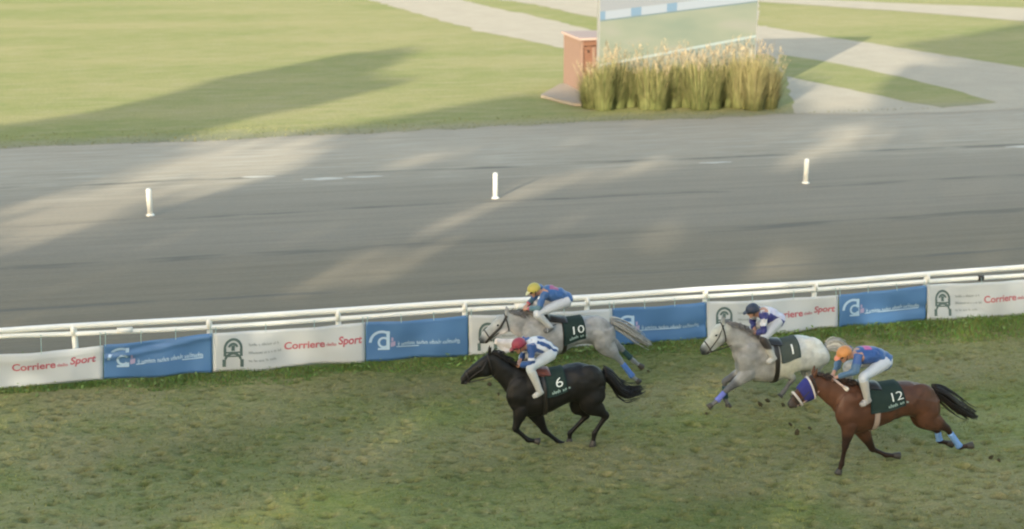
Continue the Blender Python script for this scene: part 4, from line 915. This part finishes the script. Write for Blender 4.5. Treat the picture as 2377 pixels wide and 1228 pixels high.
# ------------------------------------------------------------------ riders
def make_rider(spec, horse):
    Y = horse['Y']; o, sc = spec['o'], spec['s']
    def q(p): return (o[0] + p[0] / sc, o[1] + p[1] / sc)
    def P(p, off=0.0): return at(*q(p), Y + off)
    def mir(p): p = np.array(p, float); p[1] = 2 * Y - p[1]; return p
    hip = P(spec['hip']); sho = P(spec['shoulder']); back = P(spec['back']); neck = P(spec['neckp']); hc = P(spec['head'])
    base = np.array([hip[0], Y, hip[2] - .5])
    t = empty('person', base); tag(t, spec['label'], 'person', 'riders crouched on the horses')
    f = np.array(spec['face'], float); f /= np.linalg.norm(f); up = np.cross(f, [0, 1.0, 0]); up = up if up[2] > 0 else -up; sd_ = np.array([0, 1.0, 0])
    def torso(mb, g=0.0, neck_=True):
        rows = [(lerp(hip, back, -.22), .085, .12), (hip, .135, .168), (lerp(hip, back, .5), .125, .150), (back, .125, .160), (lerp(back, sho, .6), .125, .185), (sho, .105, .175)]
        if neck_: rows += [(lerp(sho, neck, .7), .065, .08), (neck, .055, .055)]
        D = catmull([np.r_[c, a + g, b + g] for c, a, b in rows], 4); mb.tube([d[:3] for d in D], [d[3] for d in D], 18, [d[4] for d in D])
    arms = []; legs = []
    for s in (-1, 1):
        e_ = P(spec['elbow'], -.26); h_ = P(spec['hand'], -.07); k_ = P(spec['knee'], -.27); a_ = P(spec['ankle'], -.30); sh = P(spec['shoulder'], -.17); hp = P(spec['hip'], -.10)
        if s > 0: e_, h_, k_, a_, sh, hp = [mir(x) for x in (e_, h_, k_, a_, sh, hp)]
        if s > 0: h_ = h_ + np.array(spec.get('fardelta', (.03, 0, .02)))
        arms.append((sh, e_, h_, s)); legs.append((hp, k_, a_, s))
    def arm(mb, a, g=0.0, end=1.0):
        sh, e_, h_, s = a; D = catmull([np.r_[c, r] for c, r in ((lerp(sh, e_, -.05), .06 + g), (lerp(sh, e_, .15), .058 + g), (lerp(sh, e_, .55), .048 + g), (e_, .042 + g), (lerp(e_, h_, .3), .042 + g), (lerp(e_, h_, end * .92), .028 + g))], 4)
        mb.tube([d[:3] for d in D], [d[3] for d in D], 10)
    def leg(mb, l, g=0.0, lo=0.0, hi=1.0):
        hp, k_, a_, s = l; rows = [(lerp(hp, k_, -.05), .095), (lerp(hp, k_, .3), .088), (lerp(hp, k_, .75), .066), (k_, .060), (lerp(k_, a_, .3), .056), (lerp(k_, a_, .7), .043), (a_, .036)]
        D = catmull([np.r_[c, r + g] for c, r in rows], 4); n = len(D); D = D[int(lo * (n - 1)):int(hi * (n - 1)) + 1]
        mb.tube([d[:3] for d in D], [d[3] for d in D], 12)
    def foot(mb, l, g=0.0):
        hp, k_, a_, s = l; fw = np.array([-.93, -.12 * -s, -.30]); fw /= np.linalg.norm(fw)
        mb.tube([a_ - fw * .06 + [0, 0, -.02], a_ + [0, 0, -.03], a_ + fw * .08 + [0, 0, -.045], a_ + fw * .125 + [0, 0, -.05]], [.032 + g, .042 + g, .034 + g, .02 + g], 10, [.032 + g, .036 + g, .040 + g, .028 + g]); return fw
    # one continuous body
    mb = MB(); torso(mb)
    mb.tube([neck, lerp(neck, hc, .6)], [.056, .056], 10)
    for k in range(1): mb.loft([(hc + up * z, f * r1, sd_ * r2) for z, r1, r2 in ((-.10, .035, .035), (-.085, .068, .052), (-.05, .085, .066), (0, .095, .074), (.05, .094, .076), (.09, .07, .06), (.112, .025, .022))], 14)
    mb.tube([hc + f * .085 + up * .015, hc + f * .108 - up * .022, hc + f * .09 - up * .032], [.012, .015, .012], 8)       # nose
    mb.tube([hc + f * .08 - up * .055 + sd_ * .022, hc + f * .088 - up * .056, hc + f * .08 - up * .055 - sd_ * .022], [.008, .010, .008], 8)  # lips
    mb.ball(hc + f * .07 - up * .09, (.022, .022, .02)); 
    for s in (-1, 1):
        mb.ball(hc - f * .005 - up * .015 + sd_ * s * .076, (.02, .012, .03), 8, 6); mb.ball(hc + f * .082 + up * .022 + sd_ * s * .032, (.016, .018, .012), 8, 6)
    for a in arms:
        arm(mb, a); sh, e_, h_, s = a; d = (h_ - e_) / np.linalg.norm(h_ - e_); dn = np.array([d[2], 0, -d[0]]); dn = dn if dn[2] < 0 else -dn; dn = dn / np.linalg.norm(dn)
        pe = h_ + d * .075                                        # palm, knuckles at pe
        mb.tube([h_ - d * .03, h_ + d * .02, pe], [.024, .022, .018], 10, [.028, .040, .042])
        for j, (ln, y_) in enumerate(((.88, -.033), (1.0, -.011), (.95, .011), (.78, .032))):   # four fingers closed round the rein
            r0 = pe + np.array([0, y_, 0]); mb.tube([r0 - d * .02, r0 + d * .012 * ln + dn * .006, r0 + d * .016 * ln + dn * .034 * ln, r0 - d * .012 + dn * .046 * ln, r0 - d * .028 + dn * .036 * ln], [.0105, .010, .0095, .009, .008], 8)
        th = h_ + d * .015 + np.array([0, -s * .0 - .034 * (1 if s > 0 else -1) * -1 * -1, 0]); mb.tube([h_ + d * .01, th + d * .01 + dn * .012, th + d * .04 + dn * .024, th + d * .06 + dn * .022], [.014, .013, .011, .009], 8)
    for l in legs: leg(mb, l); foot(mb, l)
    me = remeshed(mb, 'body', .0085, 2); link('body', me, M['skin'], t)
    for s in (-1, 1): MB().ball(hc + f * .092 + up * .018 + sd_ * s * .032, (.010, .011, .009), 8, 6).obj('eye', M['eye'], t)
    # jersey
    mb = MB(); torso(mb, .018, False); mb.tube([sho, lerp(sho, neck, .6)], [.11, .072], 14, [.14, .08])
    for a in arms: arm(mb, a, .016, .93)
    me = remeshed(mb, 'jersey', .013, 3); V = verts(me)
    wr = vnoise(V[:, 0] * 16, V[:, 2] * 16 + V[:, 1] * 8, 9) - .5; nn = np.empty(len(V) * 3); me.vertices.foreach_get('normal', nn); V = V + nn.reshape(-1, 3) * (wr * .032)[:, None]; setverts(me, V)
    ax = (sho - hip) / np.linalg.norm(sho - hip); tt = (V - hip) @ ax / np.linalg.norm(sho - hip); pn = np.cross(ax, [0, 1.0, 0]); pn = pn if pn[2] > 0 else -pn; hh = (V - lerp(hip, sho, .5)) @ pn
    da = np.full(len(V), 9.0); arm_t = np.zeros(len(V))
    for sh, e_, h_, s in arms:
        for k_, (a, b) in enumerate(((lerp(sh, e_, .12), e_), (e_, h_))):
            d = segdist(V, a, b); m_ = d < da; tpar = np.clip(((V - a) @ (b - a)) / ((b - a) @ (b - a)), 0, 1); arm_t = np.where(m_, (k_ + tpar) / 2, arm_t); da = np.minimum(da, d)
    isarm = da < .092
    paint(me, spec['silk'](V, tt, hh, np.abs(V[:, 1] - Y), isarm, arm_t)); link('jersey', me, M['silk'], t)
    # breeches (white) to the ankle top
    mb = MB(); rows = [(lerp(hip, back, -.26), .09, .125), (lerp(hip, back, -.05), .150, .178), (lerp(hip, back, .30), .148, .168)]
    mb.tube([r[0] for r in rows], [r[1] for r in rows], 18, [r[2] for r in rows])
    for l in legs: leg(mb, l, .014, 0, spec.get('brk', .70))
    me = remeshed(mb, 'breeches', .013, 3); paint(me, np.array(spec['breech'])); link('breeches', me, M['silk'], t)
    for l in legs:
        mb = MB(); leg(mb, l, .017, spec.get('brk', .70) - .08, 1.0); foot(mb, l, .012); me = remeshed(mb, 'boot', .011, 2)
        V = verts(me); foot_m = sstep(-(V[:, 2] - l[2][2]) + spec.get('shoeh', 0), -.02, .03)[:, None]; paint(me, np.array(spec['boot']) * (1 - foot_m) + np.array(spec['shoe']) * foot_m); link('boot', me, M['silk'], t)
    # helmet
    hb = hc + up * .035 - f * .008; mb = MB(); rows = []
    for k in range(9):
        th = k / 8 * 1.5; rows.append((hb + up * (.108 * math.sin(th)), f * (.124 * math.cos(th)), sd_ * (.105 * math.cos(th))))
    rows = [(hb - up * .05 - f * .012, f * .108, sd_ * .098), (hb - up * .02 - f * .004, f * .120, sd_ * .104)] + rows; mb.loft(rows, 20)
    hm = mb.mesh('helmet'); V = verts(hm); paint(hm, spec['cap'](V, (V - hb) @ up, (V - hb) @ f)); link('helmet', hm, M['silk'], t)
    mb = MB(); mb.loft([(hb + f * .10 + up * .002, up * .012, sd_ * .085), (hb + f * .15 - up * .008, up * .008, sd_ * .07), (hb + f * .185 - up * .022, up * .004, sd_ * .035)], 12); me = mb.mesh('cap_peak'); paint(me, np.array(spec['peak'])); link('cap_peak', me, M['silk'], t)
    mb = MB(); mb.tube([hb - up * .02 + sd_ * .103, hb - up * .08 + f * .03 + sd_ * .085, hb - up * .14 + f * .055, hb - up * .08 + f * .03 - sd_ * .085, hb - up * .02 - sd_ * .103], .008, 6); mb.obj('chin_strap', M['leather'], t)
    mb = MB(); mb.tube([hc + f * .05 + up * .02 - sd_ * .080, hc + f * .095 + up * .018 - sd_ * .04, hc + f * .105 + up * .016, hc + f * .095 + up * .018 + sd_ * .04, hc + f * .05 + up * .02 + sd_ * .080], .020, 8); mb.obj('goggles', M['eye'], t)
    # tack that joins the two: stirrups (part of the horse's tack) and reins
    H = horse['_H']
    for l in legs:
        hp, k_, a_, s = l; c = a_ + np.array([-.06, 0, -.055]); pts = [c + np.array([0, -.055 * s * math.cos(x), -.03 + .075 * max(0, math.sin(x))]) for x in np.linspace(0, 2 * math.pi, 17)]
        top = horse['_tpt'](sum(horse['saddleu']) / 2 - .03, .8 * -s, .06); mb = MB(); mb.tube(pts, .008, 6); st = mb.obj('stirrup', M['steel'], H)
        MB().tube([top, c + [0, 0, .045]], .010, 6).obj('stirrup_leather', M['leather'], H)
    for (sh, e_, h_, s), b in zip(arms, horse['_bit']):
        d = (h_ - e_) / np.linalg.norm(h_ - e_); g = h_ + d * .085 + np.array([0, 0, -.02]); mid = lerp(b, g, .5) + np.array([0, .03 * s, -.03]); MB().tube(catmull([b, mid, g, g + [.08, 0, -.12]], 5), .0095, 6).obj('rein', M[spec.get('rein', 'leather')], H)
    spec['_arms'] = arms; return t
def const(c): return lambda V, a, b: np.ones((len(V), 3)) * np.array(c)
WHITE = np.array((.55, .57, .60)); NAVY = np.array((.025, .03, .15)); ROYAL = np.array((.024, .075, .24)); BLUE = np.array((.034, .10, .26)); TEAL = np.array((.065, .14, .18))
def da_arm(m): return m
def silk_stripes(V, tt, hh, yy, isarm, at_):
    ang = np.arctan2(yy, hh + .02); s = (np.sin(ang * 9.5 + .4) > .1) & (tt < .96); c = np.where(s[:, None], ROYAL * .8, WHITE)
    c = np.where((da_arm(isarm))[:, None], ROYAL * .9, c); w_ = isarm & (at_ > .30) & (at_ < .38); c = np.where(w_[:, None], WHITE * .9, c); return c
def silk_blue(V, tt, hh, yy, isarm, at_):
    c = np.ones((len(V), 3)) * BLUE; c = np.where((isarm & (at_ > .42))[:, None], TEAL, c); c = np.where((isarm & (at_ > .86))[:, None], np.array((.45, .05, .10)), c)
    c = np.where(((tt > .62) & (tt < .98) & (yy < .10) & (hh > .05) & ~isarm)[:, None], np.array((.30, .10, .20)), c); return c
def silk_royal(V, tt, hh, yy, isarm, at_):
    c = np.ones((len(V), 3)) * ROYAL; c = np.where((tt < .45)[:, None] & ~isarm[:, None], BLUE * 1.05, c); c = np.where((isarm & (at_ > .25))[:, None], np.array((.06, .125, .22)), c)
    c = np.where(((tt > .72) & (tt < .96) & (yy < .09) & (hh > .05) & ~isarm)[:, None], np.array((.42, .05, .22)), c); c = np.where((isarm & (at_ > .92))[:, None], np.array((.30, .12, .22)), c); return c
def silk_navy(V, tt, hh, yy, isarm, at_):
    c = np.where((hh > .075)[:, None], WHITE * np.array((.85, .83, .97)), NAVY * 1.2); c = np.where((isarm & (at_ > .12) & (at_ < .34))[:, None], WHITE * .9, c); c = np.where((isarm & (at_ >= .34))[:, None], NAVY, c)
    c = np.where(((tt > .96) & ~isarm)[:, None], WHITE * .9, c); return c
r6 = make_rider(dict(o=(1150, 770), s=7.678, hip=(985, 400), back=(830, 260), shoulder=(640, 245), neckp=(545, 265), head=(425, 255), elbow=(640, 590), hand=(440, 590), knee=(620, 650), ankle=(790, 1060), face=(-.86, 0, -.5),
    label='rider in blue and white striped silks with a red cap on the black horse', silk=silk_stripes, breech=(.47, .51, .53), boot=(.46, .46, .43), shoe=(.44, .43, .39), cap=const((.25, .032, .055)), peak=(.22, .02, .03)), black)
r12 = make_rider(dict(o=(1920, 790), s=7.676, hip=(1030, 390), back=(830, 270), shoulder=(560, 260), neckp=(450, 265), head=(310, 255), elbow=(490, 560), hand=(150, 665), knee=(640, 660), ankle=(715, 1050), face=(-.84, 0, -.54),
    label='rider in royal blue silks with an orange cap, holding a whip on the bay', silk=silk_royal, breech=(.46, .51, .57), boot=(.40, .39, .36), shoe=(.30, .29, .28), cap=const((.46, .20, .06)), peak=(.60, .20, .10), rein='rein'), bay)
r1 = make_rider(dict(o=(1700, 690), s=7.675, hip=(810, 430), back=(700, 330), shoulder=(555, 285), neckp=(450, 310), head=(360, 245), elbow=(560, 600), hand=(420, 630), knee=(550, 740), ankle=(725, 1070), face=(-.93, 0, -.36),
    label='rider in navy and white silks with a navy cap on the pale grey horse', silk=silk_navy, breech=(.43, .46, .50), boot=(.035, .03, .03), shoe=(.44, .44, .41), brk=.56, shoeh=.17, cap=const((.02, .03, .06)), peak=(.02, .028, .05)), grey1)
r10 = make_rider(dict(o=(1180, 640), s=8.77, hip=(1190, 520), back=(1000, 390), shoulder=(760, 340), neckp=(670, 340), head=(530, 300), elbow=(610, 670), hand=(380, 670), knee=(575, 772), ankle=(850, 1040), face=(-.86, 0, -.5),
    label='rider in blue silks with a yellow cap on the grey horse along the rail', silk=silk_blue, breech=(.45, .48, .52), boot=(.38, .39, .39), shoe=(.10, .10, .10), cap=const((.38, .34, .075)), peak=(.55, .53, .30)), grey10)
# the orange-capped rider's whip
def whip():
    q = lambda x, y, off: at(1920 + x / 7.676, 790 + y / 7.676, bay['Y'] + off)
    a, b, c = q(120, 690, -.12), q(230, 780, -.30), q(350, 870, -.36)
    t = empty('riding_whip', tuple(a)); tag(t, 'short pale padded riding whip in the hand of the orange capped rider', 'whip')
    MB().tube([a, lerp(a, b, .5), b, c], [.016, .018, .018, .02], 8).obj('whip_shaft', M['rein'], t)
    MB().tube([lerp(b, c, .55), c, c + (c - b) * .22], [.024, .036, .026], 8, [.016, .02, .016]).obj('whip_flap', plain('cream_leather', (.56, .52, .44), .6, .1, 20), t)
whip()

# ------------------------------------------------------------------ turf clods thrown up behind the hooves
CL = [(1835, 985, .30), (1850, 1003, .22), (1880, 994, .20), (1640, 960, .02), (1765, 938, .12), (1782, 930, .18), (1818, 940, .03), (1137, 892, .10), (1157, 915, .06), (1490, 853, .12), (2300, 1062, .02), (2318, 1068, .03), (1505, 862, .03)]
def clod_mesh(k):
    bm = bmesh.new(); bmesh.ops.create_icosphere(bm, subdivisions=2, radius=1)
    for v in bm.verts:
        s = .65 + .7 * random.random(); v.co = Vector((v.co.x * 1.3 * s, v.co.y * s, v.co.z * .7 * s))
    me = bpy.data.meshes.new('turf_clod'); bm.to_mesh(me); bm.free(); me.materials.append(M['soil']); return me
CM = [clod_mesh(k) for k in range(4)]
for k, (px, py, z) in enumerate(CL):
    g = gr(px, py, z); o = bpy.data.objects.new('turf_clod', CM[k % 4]); COL.objects.link(o); o.location = g; s = random.uniform(.025, .045); o.scale = (s, s, s); o.rotation_euler = (random.random(), random.random(), random.uniform(0, 6))
    tag(o, ('loose dark clod of turf lying ahead of the bay horse, below its muzzle' if px > 1795 and px < 2000 else 'dark clod of turf near the front hooves of the pale grey horse' if 1600 < px < 1720 else
        'dark clod of turf under the belly of the pale grey horse' if 1720 <= px <= 1795 else 'dark clod of turf behind the hind hooves of the bay' if px > 2000 else 'dark clod of turf below the chin of the black horse' if px < 1300 else 'dark clod of turf by the hind hooves of the grey numbered 10'), 'clod', 'turf clods behind the hooves')
